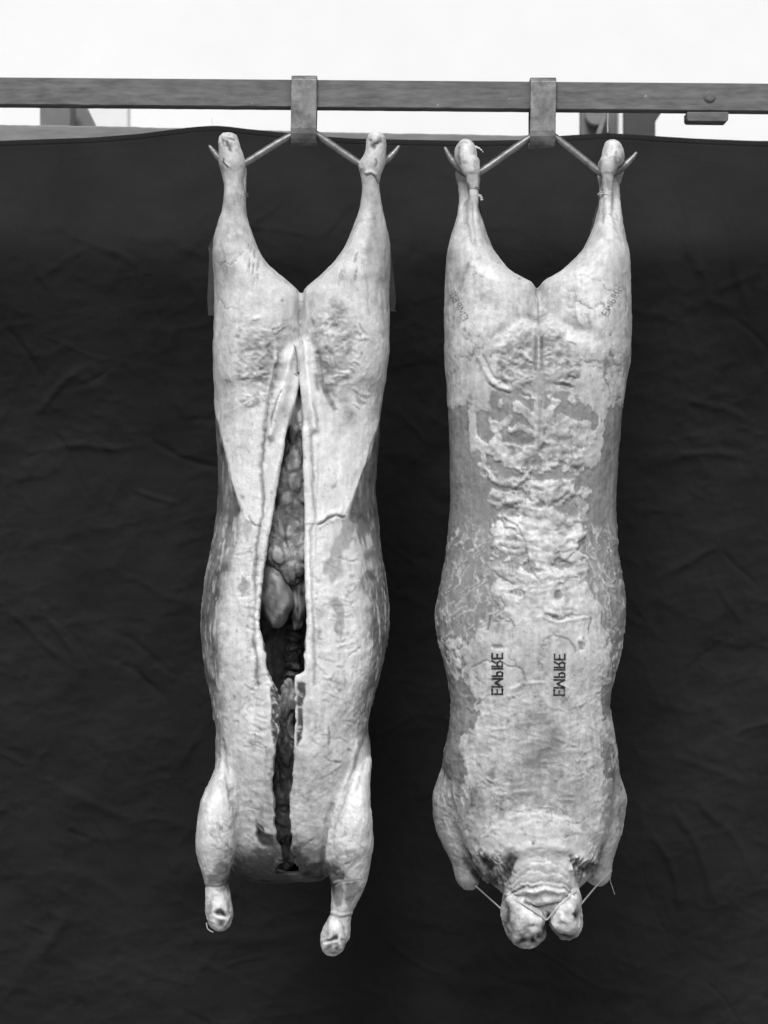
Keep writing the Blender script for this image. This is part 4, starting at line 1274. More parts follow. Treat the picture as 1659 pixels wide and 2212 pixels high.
for k in range(40):
    rr = random.Random(3100 + k)
    sg = 1 if k % 2 else -1
    x0 = 1163 + sg * rr.uniform(12, 70); y0 = rr.uniform(735, 835)
    an = math.radians(rr.gauss(24, 22)); L = rr.uniform(10, 30)
    pts = [(x0, y0), (x0 + sg * L * .5 * math.cos(an), y0 + L * .5 * math.sin(an) - 3), (x0 + sg * L * math.cos(an), y0 + L * math.sin(an))]
    P.stroke(pts, rr.uniform(2, 3.4), .26, .45, -.0012, 16)
    P.stroke([(a, b - 6) for a, b in pts], 3.4, .55, .3, .0010, 16)
# rolled strip on the left of the tail
P.stroke([(1036, 772), (1045, 795), (1060, 822), (1080, 838), (1098, 842)], 5.5, .56, .7, .0030, 3)
P.stroke([(1044, 768), (1056, 795), (1070, 815), (1095, 830)], 2, .34, .7, -.0016, 4); P.stroke([(1056, 828), (1078, 844), (1100, 849)], 2.2, .26, .8, -.002, 4)
# back-bone groove and the feathered fat either side of it
P.stroke([(1163, 845), (1166, 880), (1165, 920), (1163, 960)], 6, .36, .75, .0012, 3)
P.stroke([(1157, 850), (1158, 900), (1157, 955)], 2.2, .52, .6, .0008, 5); P.stroke([(1174, 850), (1173, 900), (1172, 955)], 2.2, .5, .6, .0008, 5)
for (x0, y0, rx, ry, rot) in [(1126, 955, 24, 7, -10), (1122, 940, 16, 8, -24), (1185, 985, 14, 4, -25), (1145, 1000, 12, 5, -30), (1215, 950, 26, 6, 0), (1240, 1010, 16, 8, 20), (1150, 925, 12, 5, 45), (1128, 1022, 16, 5, -20)]:
    P.blob(x0, y0, rx, ry, .24, .7, -.0016, rot, 14)
# rolls and pads of fat
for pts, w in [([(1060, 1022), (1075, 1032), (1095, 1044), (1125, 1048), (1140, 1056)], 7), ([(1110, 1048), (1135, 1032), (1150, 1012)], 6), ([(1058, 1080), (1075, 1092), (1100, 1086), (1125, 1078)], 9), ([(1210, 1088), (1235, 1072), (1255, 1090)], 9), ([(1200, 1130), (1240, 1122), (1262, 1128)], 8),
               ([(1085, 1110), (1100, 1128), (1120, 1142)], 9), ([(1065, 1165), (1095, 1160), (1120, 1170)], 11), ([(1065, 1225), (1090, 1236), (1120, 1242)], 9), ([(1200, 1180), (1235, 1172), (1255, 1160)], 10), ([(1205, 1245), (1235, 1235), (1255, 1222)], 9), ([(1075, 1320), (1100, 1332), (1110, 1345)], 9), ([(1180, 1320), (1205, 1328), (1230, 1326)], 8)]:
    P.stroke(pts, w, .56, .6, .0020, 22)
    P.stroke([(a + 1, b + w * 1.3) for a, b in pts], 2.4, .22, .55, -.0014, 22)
# hairline veins and cracks in the fat
for pts in [[(1132, 1084), (1112, 1094), (1090, 1104), (1082, 1112), (1100, 1124), (1118, 1136), (1128, 1160), (1135, 1180), (1140, 1210), (1130, 1222)], [(1140, 1210), (1152, 1235), (1165, 1250)], [(1066, 1122), (1075, 1140)], [(1260, 1175), (1235, 1195), (1210, 1215)], [(1178, 1325), (1205, 1338), (1235, 1330), (1262, 1328), (1275, 1338), (1270, 1370)],
            [(1200, 1375), (1225, 1380), (1240, 1395), (1245, 1408)], [(1085, 1430), (1108, 1436), (1122, 1448), (1133, 1470)], [(1080, 1290), (1095, 1310), (1060, 1330), (1056, 1360)], [(1020, 1440), (1055, 1425), (1075, 1430)]]:
    P.stroke(pts, 1.8, .24, .75, -.0016, 8)
P.stroke([(1178, 1334), (1205, 1345), (1235, 1338), (1270, 1333)], 3.5, .66, .6, .0018, 5)
# branching fat threads on the dark loins
for k in range(170):
    rr = random.Random(4000 + k)
    sg = -1 if k % 2 else 1
    x0 = 1150 + sg * rr.uniform(95, 200); y0 = rr.uniform(1120, 1390)
    an = math.radians(90 - sg * rr.gauss(22, 18)); L = rr.uniform(14, 60)
    pts = [(x0, y0)]
    for q in range(4):
        an += rr.uniform(-.35, .35)
        pts.append((pts[-1][0] + L / 4 * math.cos(an), pts[-1][1] + L / 4 * math.sin(an)))
    P.stroke([(a_, b_, (1 - .18 * q_) * (1.5 + 1.6 * ((k * 37) % 10) / 10)) for q_, (a_, b_) in enumerate(pts)], 2, .56, rr.uniform(.3, .85), .0009, 16)
# comb-like bars in the bare pockets
for (a, b) in [(1115, 1280), (1100, 1230), (1225, 1322), (1078, 1322)]:
    for k in range(4):
        P.stroke([(a - 12 + k * 8, b - 12), (a - 11 + k * 8, b + 10)], 1.6, .52, .7, .0008, 3)
# shoulders and neck base: cross wrinkles, darker back line
low = sstep(1440, 1520, py) * (1 - sstep(1790, 1830, py)) * P.front
P.disp += low * .0010 * nh
P.tone += low * (.06 * nh + .05 * n2)
P.tone += sstep(1540, 1600, py) * (1 - sstep(1760, 1800, py)) * -.07
for (bx, by, rx, ry, rot, t, o) in [(1165, 1545, 26, 34, 0, .32, .65), (1190, 1600, 30, 44, 20, .25, .75), (1165, 1655, 34, 34, 0, .22, .8), (1150, 1722, 64, 16, 0, .24, .75), (1110, 1690, 44, 16, 20, .30, .6), (1225, 1704, 44, 16, -10, .32, .6), (1165, 1500, 10, 40, 0, .45, .4), (1230, 1530, 20, 12, 0, .42, .4),
                                    (1020, 1730, 30, 40, 0, .28, .7), (985, 1700, 10, 40, 10, .26, .65), (1215, 1505, 16, 10, 0, .26, .7), (1290, 1740, 20, 40, 0, .46, .5)]:
    P.blob(bx, by, rx, ry, t, o, 0, rot, 34)
for k in range(70):
    rr = random.Random(5000 + k)
    x0 = rr.uniform(1000, 1300); y0 = rr.uniform(1460, 1760)
    if abs(x0 - 1160) < 40 and y0 < 1520: continue
    an = math.radians(rr.gauss(0, 20) + (x0 - 1160) * -.10); L = rr.uniform(10, 34)
    pts = [(x0, y0), (x0 + L * .5 * math.cos(an), y0 + L * .5 * math.sin(an) + rr.uniform(-4, 2)), (x0 + L * math.cos(an), y0 + L * math.sin(an))]
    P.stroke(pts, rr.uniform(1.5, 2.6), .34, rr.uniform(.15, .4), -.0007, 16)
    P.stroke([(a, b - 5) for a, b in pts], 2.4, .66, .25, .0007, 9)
P.stroke([(1100, 1486), (1125, 1476), (1150, 1474), (1180, 1472)], 2.6, .7, .6, .0012, 5)
# collar: pale dome above the neck
dome = P.poly([(1010, 1860), (1030, 1830), (1065, 1785), (1110, 1762), (1165, 1752), (1215, 1758), (1255, 1790), (1285, 1835), (1280, 1870), (1230, 1850), (1160, 1840), (1095, 1850), (1060, 1880)], 8, .64, .8, .0018, 14)
P.stroke([(1035, 1835), (1065, 1790), (1110, 1766), (1165, 1756), (1215, 1762), (1255, 1795), (1282, 1840)], 4, .70, .3, .0006, 10)
P.stroke([(1220, 1772), (1240, 1780), (1255, 1776)], 2, .4, .6, -.0012, 4)
P.stroke([(1060, 1846), (1100, 1832), (1160, 1826), (1220, 1832), (1262, 1852)], 9, .70, .6, .0018, 8)
P.blob(1152, 1819, 2.6, 4, .15, .9)
# torn hollows either side of the neck, their deep shade painted into the tone
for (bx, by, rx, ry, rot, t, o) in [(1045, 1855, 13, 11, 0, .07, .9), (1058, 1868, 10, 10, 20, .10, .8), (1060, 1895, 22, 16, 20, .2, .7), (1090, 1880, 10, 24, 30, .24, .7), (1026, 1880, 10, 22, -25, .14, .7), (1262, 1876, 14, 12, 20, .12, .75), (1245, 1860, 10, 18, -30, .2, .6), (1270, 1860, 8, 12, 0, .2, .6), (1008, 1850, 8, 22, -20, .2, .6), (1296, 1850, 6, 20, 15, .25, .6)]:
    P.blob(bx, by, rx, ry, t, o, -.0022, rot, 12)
for k in range(34):
    rr = random.Random(6000 + k)
    sg = -1 if k % 2 else 1
    x0 = 1165 + sg * rr.uniform(66, 125); y0 = rr.uniform(1838, 1900)
    pts = [(x0, y0), (x0 - sg * rr.uniform(4, 14), y0 + rr.uniform(8, 18))]
    P.stroke(pts, rr.uniform(1.6, 3), .62, .55, .0026, 5)
    P.stroke([(a + 5, b + 2) for a, b in pts], 1.8, .12, .6, -.002, 5)
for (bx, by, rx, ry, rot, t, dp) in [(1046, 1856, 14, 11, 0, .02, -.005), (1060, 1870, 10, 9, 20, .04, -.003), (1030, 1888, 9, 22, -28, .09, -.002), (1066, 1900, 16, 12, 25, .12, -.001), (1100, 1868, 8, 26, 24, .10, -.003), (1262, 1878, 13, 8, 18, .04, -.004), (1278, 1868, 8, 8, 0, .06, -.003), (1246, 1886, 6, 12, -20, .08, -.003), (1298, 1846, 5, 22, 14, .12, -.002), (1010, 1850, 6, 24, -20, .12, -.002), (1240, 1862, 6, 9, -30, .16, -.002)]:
    P.blob(bx, by, rx, ry, t, .95, dp, rot, 12)  # second coat of painted shade in the hollows
# neck folds
P.stroke([(1112, 1856), (1104, 1876), (1094, 1905)], 3.4, .16, .75, -.004, 3)
P.stroke([(1232, 1852), (1240, 1880), (1246, 1904)], 3, .2, .65, -.003, 3)
for (yy, dp, tt) in [(1864, .0008, .5), (1884, .0010, .45), (1903, .0016, .4), (1915, .0022, .36)]:
    hw = 50 + (yy - 1860) * .35
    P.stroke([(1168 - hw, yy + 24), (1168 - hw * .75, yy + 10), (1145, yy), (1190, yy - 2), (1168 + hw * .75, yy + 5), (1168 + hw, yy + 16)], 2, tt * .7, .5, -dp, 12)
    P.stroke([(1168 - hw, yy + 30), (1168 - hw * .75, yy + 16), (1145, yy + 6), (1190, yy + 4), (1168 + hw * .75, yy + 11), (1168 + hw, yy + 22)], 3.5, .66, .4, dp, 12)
P.stroke([(1120, 1928), (1140, 1922), (1180, 1920), (1215, 1924)], 7, .72, .7, .0042, 4)
P.stroke([(1130, 1944), (1155, 1950), (1180, 1944), (1205, 1938)], 7, .70, .7, .0044, 4)
P.stroke([(1108, 1930), (1130, 1918), (1160, 1914)], 2.6, .2, .7, -.003, 4)
P.stroke([(1135, 1950), (1160, 1957), (1185, 1950), (1206, 1946)], 2.4, .14, .85, -.0036, 3)
# the two tied shank ends
P.poly([(1096, 1950), (1112, 1955), (1116, 2000), (1110, 2030), (1092, 1990)], 6, .34, .65, 0, 8)
for (bx, by, rx, ry, t, o) in [(1150, 2032, 8, 6, .08, .9), (1165, 2022, 7, 5, .14, .8), (1128, 2030, 8, 5, .2, .7), (1172, 2005, 6, 10, .25, .6), (1140, 2005, 6, 4, .35, .5), (1220, 2022, 14, 5, .08, .85), (1242, 1975, 7, 8, .12, .85), (1200, 2012, 10, 6, .25, .6), (1182, 1995, 5, 20, .14, .8), (1181, 1970, 4, 10, .2, .7)]:
    P.blob(bx, by, rx, ry, t, o, -.0022, 0, 8)
for (bx, by, rx, ry) in [(1140, 1975, 18, 16), (1150, 2015, 10, 7), (1215, 1965, 18, 20), (1205, 1995, 14, 8), (1245, 2000, 8, 10)]:
    P.blob(bx, by, rx, ry, .70, .6, .0014, 0, 8)
for (bx, by, rx, ry, t) in [(1152, 2034, 9, 5, .03), (1168, 2022, 7, 5, .08), (1128, 2034, 8, 4, .10), (1220, 2020, 14, 6, .03), (1206, 2016, 8, 4, .08), (1243, 1976, 7, 9, .05), (1100, 1985, 7, 26, .16), (1092, 1945, 5, 16, .2), (1181, 1990, 4, 22, .06), (1150, 2000, 5, 4, .22), (1215, 1990, 5, 3, .25)]:
    P.blob(bx, by, rx, ry, t, .95, -.0020, 0, 9)
P.disp += sstep(1925, 1950, py) * P.front * (.0010 * nr + .0012 * n2 + .0050 * n1)
P.tone += sstep(1925, 1950, py) * P.front * (.06 * nr + .10 * n2)
# creases at the shoulders
P.stroke([(960, 1670), (975, 1720), (990, 1780), (1004, 1830), (1016, 1876)], 5, .42, .4, -.0026, 8)
P.stroke([(1330, 1668), (1326, 1720), (1318, 1780), (1306, 1830), (1298, 1860)], 5, .42, .4, -.0026, 6)
P.stroke([(1300, 1690), (1296, 1760), (1304, 1800), (1304, 1828)], 6, .58, .25, .0010, 22)
for k in range(20):
    rr = random.Random(7000 + k)
    x0 = rr.uniform(950, 1000); y0 = rr.uniform(1690, 1800)
    P.stroke([(x0, y0), (x0 + rr.uniform(4, 14), y0 + rr.uniform(18, 44))], rr.uniform(1.8, 3.4), .60, .45, .0008, 8)
for k in range(70):
    rr = random.Random(8000 + k)
    P.blob(rr.uniform(975, 1340), rr.uniform(560, 1880), rr.uniform(1.4, 3.2), rr.uniform(1.4, 3.4), .2, rr.uniform(.3, .8), -.0004, 0, 4)
P.blob(1138, 712, 22, 14, .64, .7, 0, 0, 8); P.blob(1190, 712, 22, 14, .64, .7, 0, 0, 8)  # lit tops of the tail lobes painted paler
ext = P.front * fat
P.veins(70, 151, .93, .985, .24, .55, -.0007, ext, .0)
P.veins(34, 152, .90, .98, .28, .5, -.0007, ext, .05)
P.veins(22, 153, .82, .97, .3, .45, -.0007, ext * sstep(1380, 1500, py), .0, (.55, 1, 1.4))
mo = fbm(X, Y, Z, 34, 4, 154, .6)
P.tone -= ext * .10 * sstep(.12, .55, mo)
P.tone += ext * .05 * sstep(.1, .5, -mo)
P.disp += P.front * (.0003 + .0004 * sstep(830, 900, py)) * fbm(X, Y, Z, 20, 3, 155, .55, True)
P.disp += P.front * .0004 * nfine
P.tone += P.front * .03 * nfine
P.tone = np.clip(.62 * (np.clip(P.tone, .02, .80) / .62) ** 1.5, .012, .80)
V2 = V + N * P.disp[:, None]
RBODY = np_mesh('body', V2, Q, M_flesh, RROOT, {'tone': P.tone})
print('right carcass', len(V), len(Q))
bvh = BVHTree.FromPolygons([tuple(v) for v in V2.tolist()], [tuple(q) for q in Q.tolist()])
CAMP = Vector((0, -D, 0))


def on_surface(px, py, lift=.0006):
    t = Vector(W(px, py, 0))
    d = (t - CAMP).normalized()
    h = bvh.ray_cast(CAMP, d)
    if h[0] is None:
        return t
    return h[0] - d * lift


GLY = {'E': [[(.85, 0), (0, 0), (0, 1), (.85, 1)], [(0, .5), (.7, .5)]], 'M': [[(0, 0), (0, 1), (.5, .3), (1, 1), (1, 0)]],
       'P': [[(0, 0), (0, 1), (.65, 1), (.88, .78), (.65, .48), (0, .48)]], 'I': [[(.5, 0), (.5, 1)]],
       'R': [[(0, 0), (0, 1), (.65, 1), (.88, .78), (.65, .5), (0, .5)], [(.4, .5), (.9, 0)]]}


def stamp(word_spans, origin, udir, vdir, h, th, mat, seed):
    """letters printed on the skin: u along the word, v towards the letter tops"""
    rr = random.Random(seed)
    V, F = [], []
    for (chr_, u0, u1) in word_spans:
        for st in GLY[chr_]:
            for i in range(len(st) - 1):
                a, b = st[i], st[i + 1]
                A = np.array([u0 + a[0] * (u1 - u0), a[1] * h]); B = np.array([u0 + b[0] * (u1 - u0), b[1] * h])
                L = np.linalg.norm(B - A)
                t = (B - A) / max(L, 1e-6); nrm = np.array([-t[1], t[0]])
                A = A - t * th * .4; B = B + t * th * .4
                m = max(2, int(L / 2.0))
                base = len(V)
                for k in range(m + 1):
                    c = A + (B - A) * k / m
                    w = th * .5 * rr.uniform(.72, 1.2)
                    for s in (-1, 0, 1):
                        q = c + nrm * w * s
                        x = origin[0] + udir[0] * q[0] + vdir[0] * q[1]
                        y = origin[1] + udir[1] * q[0] + vdir[1] * q[1]
                        V.append(on_surface(x, y, .00045 + .00003 * (i % 5)))
                for k in range(m):
                    for s in (0, 1):
                        F.append((base + k * 3 + s, base + k * 3 + s + 1, base + k * 3 + 4 + s, base + k * 3 + 3 + s))
    o = mesh_obj('ink_stamp', V, F, mat, RROOT)
    return o


sp = [('E', 0, 13), ('M', 16, 33), ('P', 39, 50), ('I', 53, 57), ('R', 60, 73), ('E', 77, 90)]
stamp(sp, (1063, 1499), (0, -1), (1, 0), 22, 4.4, M_ink, 1)['label'] = 'dark ink word EMPIRE reading upwards, left of the back line'
stamp(sp, (1197, 1501), (0.01, -1), (1, 0.01), 22, 4.2, M_ink, 2)['label'] = 'dark ink word EMPIRE reading upwards, right of the back line'
u = np.array((33, -65)) / math.hypot(33, 65)
stamp([(c, a * .78, b * .78) for c, a, b in sp], (1300, 676), u, (-u[1], u[0]), 15, 2.6, M_inkf, 3)['label'] = 'faint ink word EMPIRE on the right thigh'
u = np.array((-32, -62)) / math.hypot(32, 62)
stamp([(c, a * .78, b * .78) for c, a, b in sp], (999, 692), u, (-u[1], u[0]), 14, 2.4, M_inkf, 4)['label'] = 'faint ink word EMPIRE on the left thigh'

# ties on the back-side carcass
pts = [on_surface(x, y, .0012) for x, y in [(1090, 1929), (1105, 1936), (1122, 1946), (1140, 1958), (1156, 1968), (1170, 1979), (1179, 1985)]]
pts2 = [on_surface(x, y, .0012) for x, y in [(1179, 1985), (1190, 1976), (1203, 1960), (1216, 1946), (1230, 1934), (1244, 1922)]]


def flat(pts):
    P_ = [Vector(p) for p in pts]
    for _ in range(3):
        P_ = [P_[0]] + [(P_[i - 1] + P_[i] * 2 + P_[i + 1]) / 4 for i in range(1, len(P_) - 1)] + [P_[-1]]
    return [p + Vector((0, -.0065, 0)) for p in P_]


tube('neck_twine', smooth_path([tuple(p) for p in flat(pts)] + [tuple(p) for p in flat(pts2)][1:], 4), .0013, M_string, RROOT, 8)
tube('side_twine', smooth_path([W(1024, 1910, .0), W(1052, 1935, -.03), W(1086, 1966, -.07), W(1092, 1975, -.085)], 5), .0012, M_string, RROOT, 8)
tube('side_twine', smooth_path([W(1321, 1880, .0), W(1290, 1911, -.03), W(1253, 1955, -.07), W(1246, 1964, -.085)], 5), .0014, M_string, RROOT, 8)
tube('twine_end', smooth_path([W(1320, 1882, .0), W(1318, 1900, -.002), W(1324, 1920, -.002), W(1328, 1932, -.002)], 5), .0004, M_string, RROOT, 6)


def ring(name, px, py, y, rx, ry, r, mat, parent, tilt=0.0):
    c = Vector(W(px, py, y))
    pts = []
    for k in range(29):
        t = 2 * math.pi * k / 28
        pts.append(c + Vector((rx * math.cos(t), -ry * math.sin(t), tilt * math.cos(t) + .0008 * math.sin(t))))
    return tube(name, pts, r, mat, parent, 8)


ring('wire_band', 1023.5, 406, -.016, .0085, .0105, .0009, M_wire, RROOT, -.0002)
ring('wire_band', 1023.5, 409, -.016, .0087, .0108, .0009, M_wire, RROOT, .0002)
tube('wire_end', smooth_path([W(1031, 420, -.016), W(1037, 423, -.018), W(1040, 428, -.018), W(1041, 433, -.018)], 4), [.0022 + .0008 * math.sin(i * 1.9) for i in range(13)], M_string, RROOT, 8)
tube('frayed_sinew', smooth_path([W(1022, 316, -.012), W(1030, 318, -.013), W(1038, 322, -.014), W(1044, 329, -.014)], 4), [.0024 - .00017 * i + .0006 * math.sin(i * 2.3) for i in range(13)], simple_mat('pale_sinew', .6, .7, .2, 200), RROOT, 8)
ring('twine_tie', 1305, 417, -.014, .0100, .0125, .0008, M_string, RROOT, .0012)
ring('twine_tie', 1305, 422, -.014, .0102, .0125, .0008, M_string, RROOT, -.0015)
tube('twine_end', smooth_path([W(1296, 420, -.024), W(1306, 418, -.028), W(1314, 421, -.028), W(1320, 425, -.024)], 4), .0006, M_string, RROOT, 6)
tube('tie_strip', smooth_path([W(1296, 425, .012), W(1292, 445, .02), W(1286, 465, .024), W(1281, 485, .026), W(1277, 505, .026)], 5), [.0022 + .0005 * math.sin(i * 1.1) for i in range(21)], M_tag, RROOT, 8)
tube('tie_strip', smooth_path([W(1036, 440, .012), W(1039, 455, .02), W(1041, 470, .024), W(1043, 485, .026)], 5), [.0014] * 16, M_tag, RROOT, 8)

# small hairs and threads on the belly-side carcass
for nm, pts in [('loose_thread', [W(446, 1993, -.085), W(448, 2004, -.085), W(454, 2010, -.085), W(461, 2013, -.085)]), ('loose_thread', [W(728, 2062, -.082), W(732, 2055, -.085), W(737, 2050, -.085)])]:
    tube(nm, smooth_path(pts, 4), .0009, M_string, LROOT, 6)
ring('wire_band', 528, 420, .014, .0058, .0075, .0009, M_wire, LROOT, 0)
ring('wire_band', 528, 424, .014, .0058, .0075, .0009, M_wire, LROOT, 0)

# ------------------------------------------------------------------ cloth strips hanging behind the left carcass


def strip(pl, y, mat, label):
    th = .0012
    V, F = [], []
    n = len(pl)
    for (x0, x1, yy) in pl:
        a, b = W(x0, yy, y), W(x1, yy, y + .012)
        V += [a, b, (b[0], b[1] + th, b[2]), (a[0], a[1] + th, a[2])]
    for i in range(n - 1):
        for k in range(4):
            l = (k + 1) % 4
            F.append((i * 4 + k, i * 4 + l, (i + 1) * 4 + l, (i + 1) * 4 + k))
    F.append((0, 3, 2, 1)); F.append(tuple((n - 1) * 4 + k for k in range(4)))
    o = mesh_obj('hanging_label', V, F, mat, smooth=False)
    tag(o, label, 'label', 'cloth strips behind the left carcass')
    return o


strip([(462, 500, 505), (456, 500, 522), (449, 500, 535), (451, 500, 540), (452, 500, 555), (450, 500, 600), (448, 500, 640), (448.5, 500, 660), (450, 500, 681)], .10, M_tag, 'grey cloth strip behind the left thigh of the slit carcass')
strip([(800, 842, 520), (800, 845, 545), (800, 848, 575), (800, 852, 610), (800, 855, 640), (800, 855, 655), (800, 852, 668), (800, 858, 672)], .10, M_tag, 'grey cloth strip behind the right thigh of the slit carcass')

# ------------------------------------------------------------------ backdrop cloth and the board it hangs from
CY = .41


def cloth_top(x):
    return np.interp(x, [-420, 0, 80, 200, 300, 400, 440, 462, 485, 530, 600, 690, 760, 850, 1000, 1140, 1215, 1270, 1312, 1350, 1420, 1500, 1625, 2080],
                     [310, 303, 300, 296, 288, 275, 271, 269, 271, 277, 284, 293, 298, 300, 303, 301, 292, 288.5, 285, 288, 293, 298, 303, 312])


nxc, nzc = 760, 700
gx = np.linspace(-420, 2080, nxc)
top = cloth_top(gx)
top = np.convolve(np.pad(top, 3, 'edge'), np.ones(7) / 7, 'valid')
tt = np.linspace(0, 1, nzc - 46)
tt = np.concatenate([np.linspace(0, 30, 46, endpoint=False), 30 + tt * 2500])      # distance below the hem
GX, GT = np.meshgrid(gx, tt, indexing='ij')
GY = top[:, None] + GT
one = np.zeros_like(GX)
yy = np.full_like(GX, CY)
a = fbm(GX, GY, one, 420, 3, 201); b = fbm(GX, GY, one + 3, 130, 4, 202)
yy += .020 * a * sstep(30, 200, GT) + .0055 * b * sstep(12, 80, GT)
cr = fbm(GX * 1.0 + .5 * GY, GY * 1.3 - .35 * GX, one, 150, 4, 203, .55, True)
cr2 = fbm(GX * .9 - .5 * GY, GY * 1.2 + .45 * GX, one + 8, 110, 4, 204, .5, True)
yy -= (.0027 * sstep(.2, .95, cr) + .0021 * sstep(.2, .95, cr2)) * sstep(20, 90, GT)
cr3 = fbm(GX * .35, GY * 1.8, one + 4, 34, 3, 208, .55)
yy -= .0006 * cr3 * sstep(14, 60, GT)
# upper part leans back to the board, lower part hangs free and tips under
lean = np.interp(GT, [0, 30, 150, 240, 330, 480, 640, 1000, 1600, 2600], [.0, -.014, -.115, -.168, -.176, -.145, -.118, -.088, -.035, .05])
lc = np.ones(61) / 61
lean = np.stack([np.interp(tt, np.arange(0, 2531, 2.), np.convolve(np.pad(np.interp(np.arange(0, 2531, 2.), tt, lean[0]), 30, 'edge'), lc, 'valid'))] * nxc)
lean = lean - lean[:, :1]
yy += lean
# hem: a rolled fold with a dark reveal under it and a soft ridge below
hem = np.interp(GT, [0, 2, 5, 11, 13.5, 15, 18, 22, 32], [.004, 0, -.0012, -.0004, .0014, .0004, -.0016, -.0012, 0])
yy += hem
for (xc_, w_) in ((462, 26), (1312, 40)):
    pull = np.exp(-((GX - xc_) / w_) ** 2) * np.exp(-(GT / 30) ** 2)
    yy += .006 * pull
# drawn creases fanning from the pins, plus long folds
rngc = random.Random(12)


def crease(x0, y0, x1, y1, w, h):
    global yy
    L = math.hypot(x1 - x0, y1 - y0)
    tx, ty = (x1 - x0) / L, (y1 - y0) / L
    u = (GX - x0) * tx + (GY - y0) * ty
    v = -(GX - x0) * ty + (GY - y0) * tx + 8 * np.sin(u / 40 + x0) + 10 * b
    e = np.exp(-(v / w) ** 2) * sstep(-.05, .3, u / L) * (1 - sstep(.7, 1.05, u / L))
    yy -= h * e * sstep(14, 50, GT)


for (q) in [(110, 480, 330, 610, 7, .0035), (230, 560, 90, 620, 8, .003), (470, 300, 560, 520, 22, .004), (450, 300, 380, 480, 24, .004), (690, 540, 790, 440, 7, .003), (640, 420, 760, 350, 10, .003), (740, 380, 930, 360, 7, .0035), (930, 370, 1010, 420, 8, .003), (1330, 300, 1480, 520, 22, .005), (1300, 300, 1230, 470, 24, .004),
            (1420, 380, 1500, 640, 10, .004), (1520, 420, 1600, 700, 10, .004), (1500, 640, 1620, 610, 8, .003), (80, 900, 220, 800, 8, .004), (120, 980, 300, 960, 8, .003), (300, 1050, 400, 1100, 6, .003), (90, 1300, 200, 1420, 8, .003), (120, 1700, 330, 1760, 12, .003), (100, 1860, 300, 1940, 12, .003), (180, 1960, 60, 2080, 14, .003),
            (1450, 850, 1610, 930, 8, .003), (1400, 1000, 1600, 980, 8, .003), (1380, 1250, 1560, 1180, 8, .003), (1430, 1600, 1620, 1700, 10, .003), (1400, 1760, 1480, 1990, 9, .004), (1450, 1720, 1560, 1960, 9, .004), (1500, 1700, 1640, 1900, 9, .003), (880, 1700, 930, 2000, 10, .003), (300, 2050, 760, 2000, 14, .003), (700, 2100, 1400, 2140, 16, .003), (850, 900, 930, 960, 6, .002)]:
    crease(*q)
for k in range(130):
    x0 = rngc.uniform(-300, 1950); y0 = rngc.uniform(330, 2300); an = rngc.choice([rngc.gauss(.5, .3), rngc.gauss(-.5, .35), rngc.gauss(1.2, .3)]); L = rngc.uniform(60, 260)
    crease(x0, y0, x0 + L * math.cos(an), y0 + L * math.sin(an), rngc.uniform(2.6, 8), rngc.uniform(.0008, .0028) * rngc.choice((1, 1, -1)))
kk = (D + CY) / D
VX = (GX - 829.5) * S * kk
VZ = (1105.5 - GY) * S * kk
Vc = np.stack([VX, yy, VZ], -1).reshape(-1, 3)
ii, jj = np.meshgrid(np.arange(nxc - 1), np.arange(len(tt) - 1), indexing='ij')
nn_ = len(tt)
Qc = np.stack([ii * nn_ + jj, (ii) * nn_ + jj + 1, (ii + 1) * nn_ + jj + 1, (ii + 1) * nn_ + jj], -1).reshape(-1, 4)
m, nt, bs = new_mat('dark_backdrop_cloth')
tc = nd(nt, 'ShaderNodeTexCoord')
nz1 = nd(nt, 'ShaderNodeTexNoise'); nz1.inputs['Scale'].default_value = 7; nz1.inputs['Detail'].default_value = 8
mp = nd(nt, 'ShaderNodeMapping'); mp.inputs['Scale'].default_value = (260, 260, 900)
nt.links.new(tc.outputs['Object'], nz1.inputs['Vector']); nt.links.new(tc.outputs['Object'], mp.inputs[0])
nz2 = nd(nt, 'ShaderNodeTexNoise'); nz2.inputs['Scale'].default_value = 1.0; nz2.inputs['Detail'].default_value = 3
nt.links.new(mp.outputs[0], nz2.inputs['Vector'])
r1 = nd(nt, 'ShaderNodeMapRange'); r1.inputs['From Min'].default_value = .3; r1.inputs['From Max'].default_value = .7
r1.inputs['To Min'].default_value = .0115; r1.inputs['To Max'].default_value = .018
nt.links.new(nz1.outputs['Fac'], r1.inputs[0])
r2 = nd(nt, 'ShaderNodeMapRange'); r2.inputs['From Min'].default_value = .25; r2.inputs['From Max'].default_value = .75
r2.inputs['To Min'].default_value = .8; r2.inputs['To Max'].default_value = 1.25
nt.links.new(nz2.outputs['Fac'], r2.inputs[0])
mm = nd(nt, 'ShaderNodeMath', operation='MULTIPLY')
nt.links.new(r1.outputs[0], mm.inputs[0]); nt.links.new(r2.outputs[0], mm.inputs[1])
nt.links.new(mm.outputs[0], bs.inputs['Base Color'])
bs.inputs['Roughness'].default_value = .9
bs.inputs['Specular IOR Level'].default_value = .15
bs.inputs['Sheen Weight'].default_value = .0
bp = nd(nt, 'ShaderNodeBump'); bp.inputs['Strength'].default_value = .3; bp.inputs['Distance'].default_value = .001
nt.links.new(nz2.outputs['Fac'], bp.inputs['Height']); nt.links.new(bp.outputs[0], bs.inputs['Normal'])
CROOT = empty('backdrop_cloth', W(829.5, 2300, CY))
tag(CROOT, 'dark creased cloth hung as a backdrop behind both carcasses', 'backdrop cloth')
cl = np_mesh('cloth', Vc, Qc, m, CROOT)
tube('hanging_string', smooth_path([W(1313, 287, CY - .004), W(1312.5, 270, CY), W(1313, 250, CY), W(1314, 225, CY)], 3), .0011, M_string, CROOT, 8)
tube('hanging_string', smooth_path([W(460, 270, CY - .002), W(458, 262, CY), W(457, 254, CY)], 3), .0003, M_string, CROOT, 6)

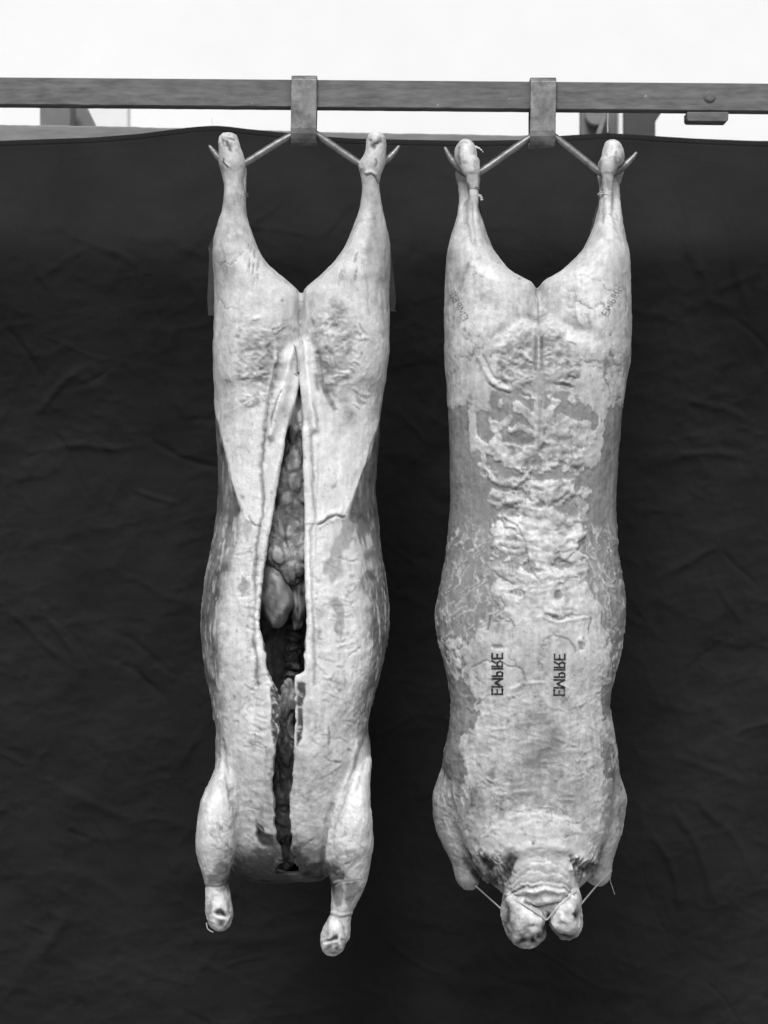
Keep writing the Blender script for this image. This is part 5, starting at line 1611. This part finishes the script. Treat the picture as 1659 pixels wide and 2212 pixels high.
# board behind the hem, with a rough pale upper edge
BB0, BB1 = CY + .012, CY + .045
RB = empty('backdrop_board', W(829.5, 300, BB0))
tag(RB, 'rough timber board behind the top hem of the dark cloth', 'board')
xs = np.linspace(-420, 2080, 240)
rb = random.Random(9)
V, F = [], []
wob = 0
for x in xs:
    wob = wob * .7 + rb.uniform(-.9, .9)
    tpy = np.interp(x, [-420, 80, 280, 500, 690, 900, 1140, 1400, 2080], [264, 270, 273, 279, 284, 288, 292, 299, 312]) + wob * .6
    p0 = W(x, tpy, BB0); p1 = W(x, tpy + 3.0, BB0); p2 = W(x, tpy + 70, BB0)
    V += [(p0[0], BB0 + .003, p0[2]), (p1[0], BB0, p1[2]), (p2[0], BB0, p2[2]), (p2[0], BB1, p2[2]), (p0[0], BB1, p0[2] + .0005)]
for i in range(len(xs) - 1):
    for j in range(5):
        k = (j + 1) % 5
        F.append((i * 5 + j, i * 5 + k, (i + 1) * 5 + k, (i + 1) * 5 + j))
F.append((0, 1, 2, 3, 4)); F.append(tuple((len(xs) - 1) * 5 + j for j in (4, 3, 2, 1, 0)))
mesh_obj('plank', V, F, M_board, RB, smooth=False)

# ------------------------------------------------------------------ far structures between beam and cloth
FYD = 2.2


def far_post(px0, px1, py_t, depth, thick, mat, name, label, cat, pts=None):
    out = pts or [(px0, py_t), (px1, py_t), (px1, 1700), (px0, 1700)]
    o = box_obj(name, out, depth, depth + thick, mat, None, .004)
    tag(o, label, cat)
    return o


far_post(86, 152, 205, FYD, .12, M_post, 'timber_post', 'broad grey post beyond the cloth at the far left', 'post')
far_post(0, 0, 0, FYD + .15, .08, M_post, 'diagonal_brace', 'grey sloping brace beside the broad post at left', 'brace', [(158, 215), (178, 215), (204, 268), (420, 700), (330, 700), (158, 330)])
far_post(0, 0, 0, FYD + 2.5, .1, M_white, 'pale_hoarding', 'pale whitewashed hoarding beyond the brace at left', 'hoarding', [(120, 205), (276, 205), (276, 1500), (120, 1500)])
wall = box_obj('whitewashed_wall', [(-2600, -900), (4200, -900), (4200, 1905), (-2600, 1905)], 5.5, 5.8, M_wall, None, 0)
tag(wall, 'bright whitewashed wall in the far background above the cloth', 'wall')
far_post(1255, 1336, 215, FYD + .1, .06, M_post, 'grey_panel', 'grey panel beyond the cloth, left of the dark post', 'panel')
far_post(1336, 1346, 212, FYD, .05, M_white, 'white_batten', 'thin pale upright batten beside the dark post', 'batten')
far_post(0, 0, 0, FYD, .14, M_dark, 'dark_post', 'dark upright post with a sloped shoulder at right', 'post', [(1347, 215), (1432, 215), (1428, 244), (1416, 262), (1415, 1700), (1347, 1700)])
far_post(0, 0, 0, FYD + .02, .02, M_board, 'slanting_lath', 'thin pale lath slanting across the grey panel', 'lath', [(1306, 235), (1316, 235), (1296, 300), (1284, 300)])
disc_obj('round_knob', 1288, 247, FYD + .06, FYD + .1, .026, M_board, None)
tag(bpy.data.objects['round_knob'], 'pale round knob on the grey panel beyond the cloth', 'knob')
for o in list(bpy.data.objects):
    if o.parent is None and o.type == 'MESH' and 'kind' not in o and 'label' not in o:
        print('UNLABELLED', o.name)
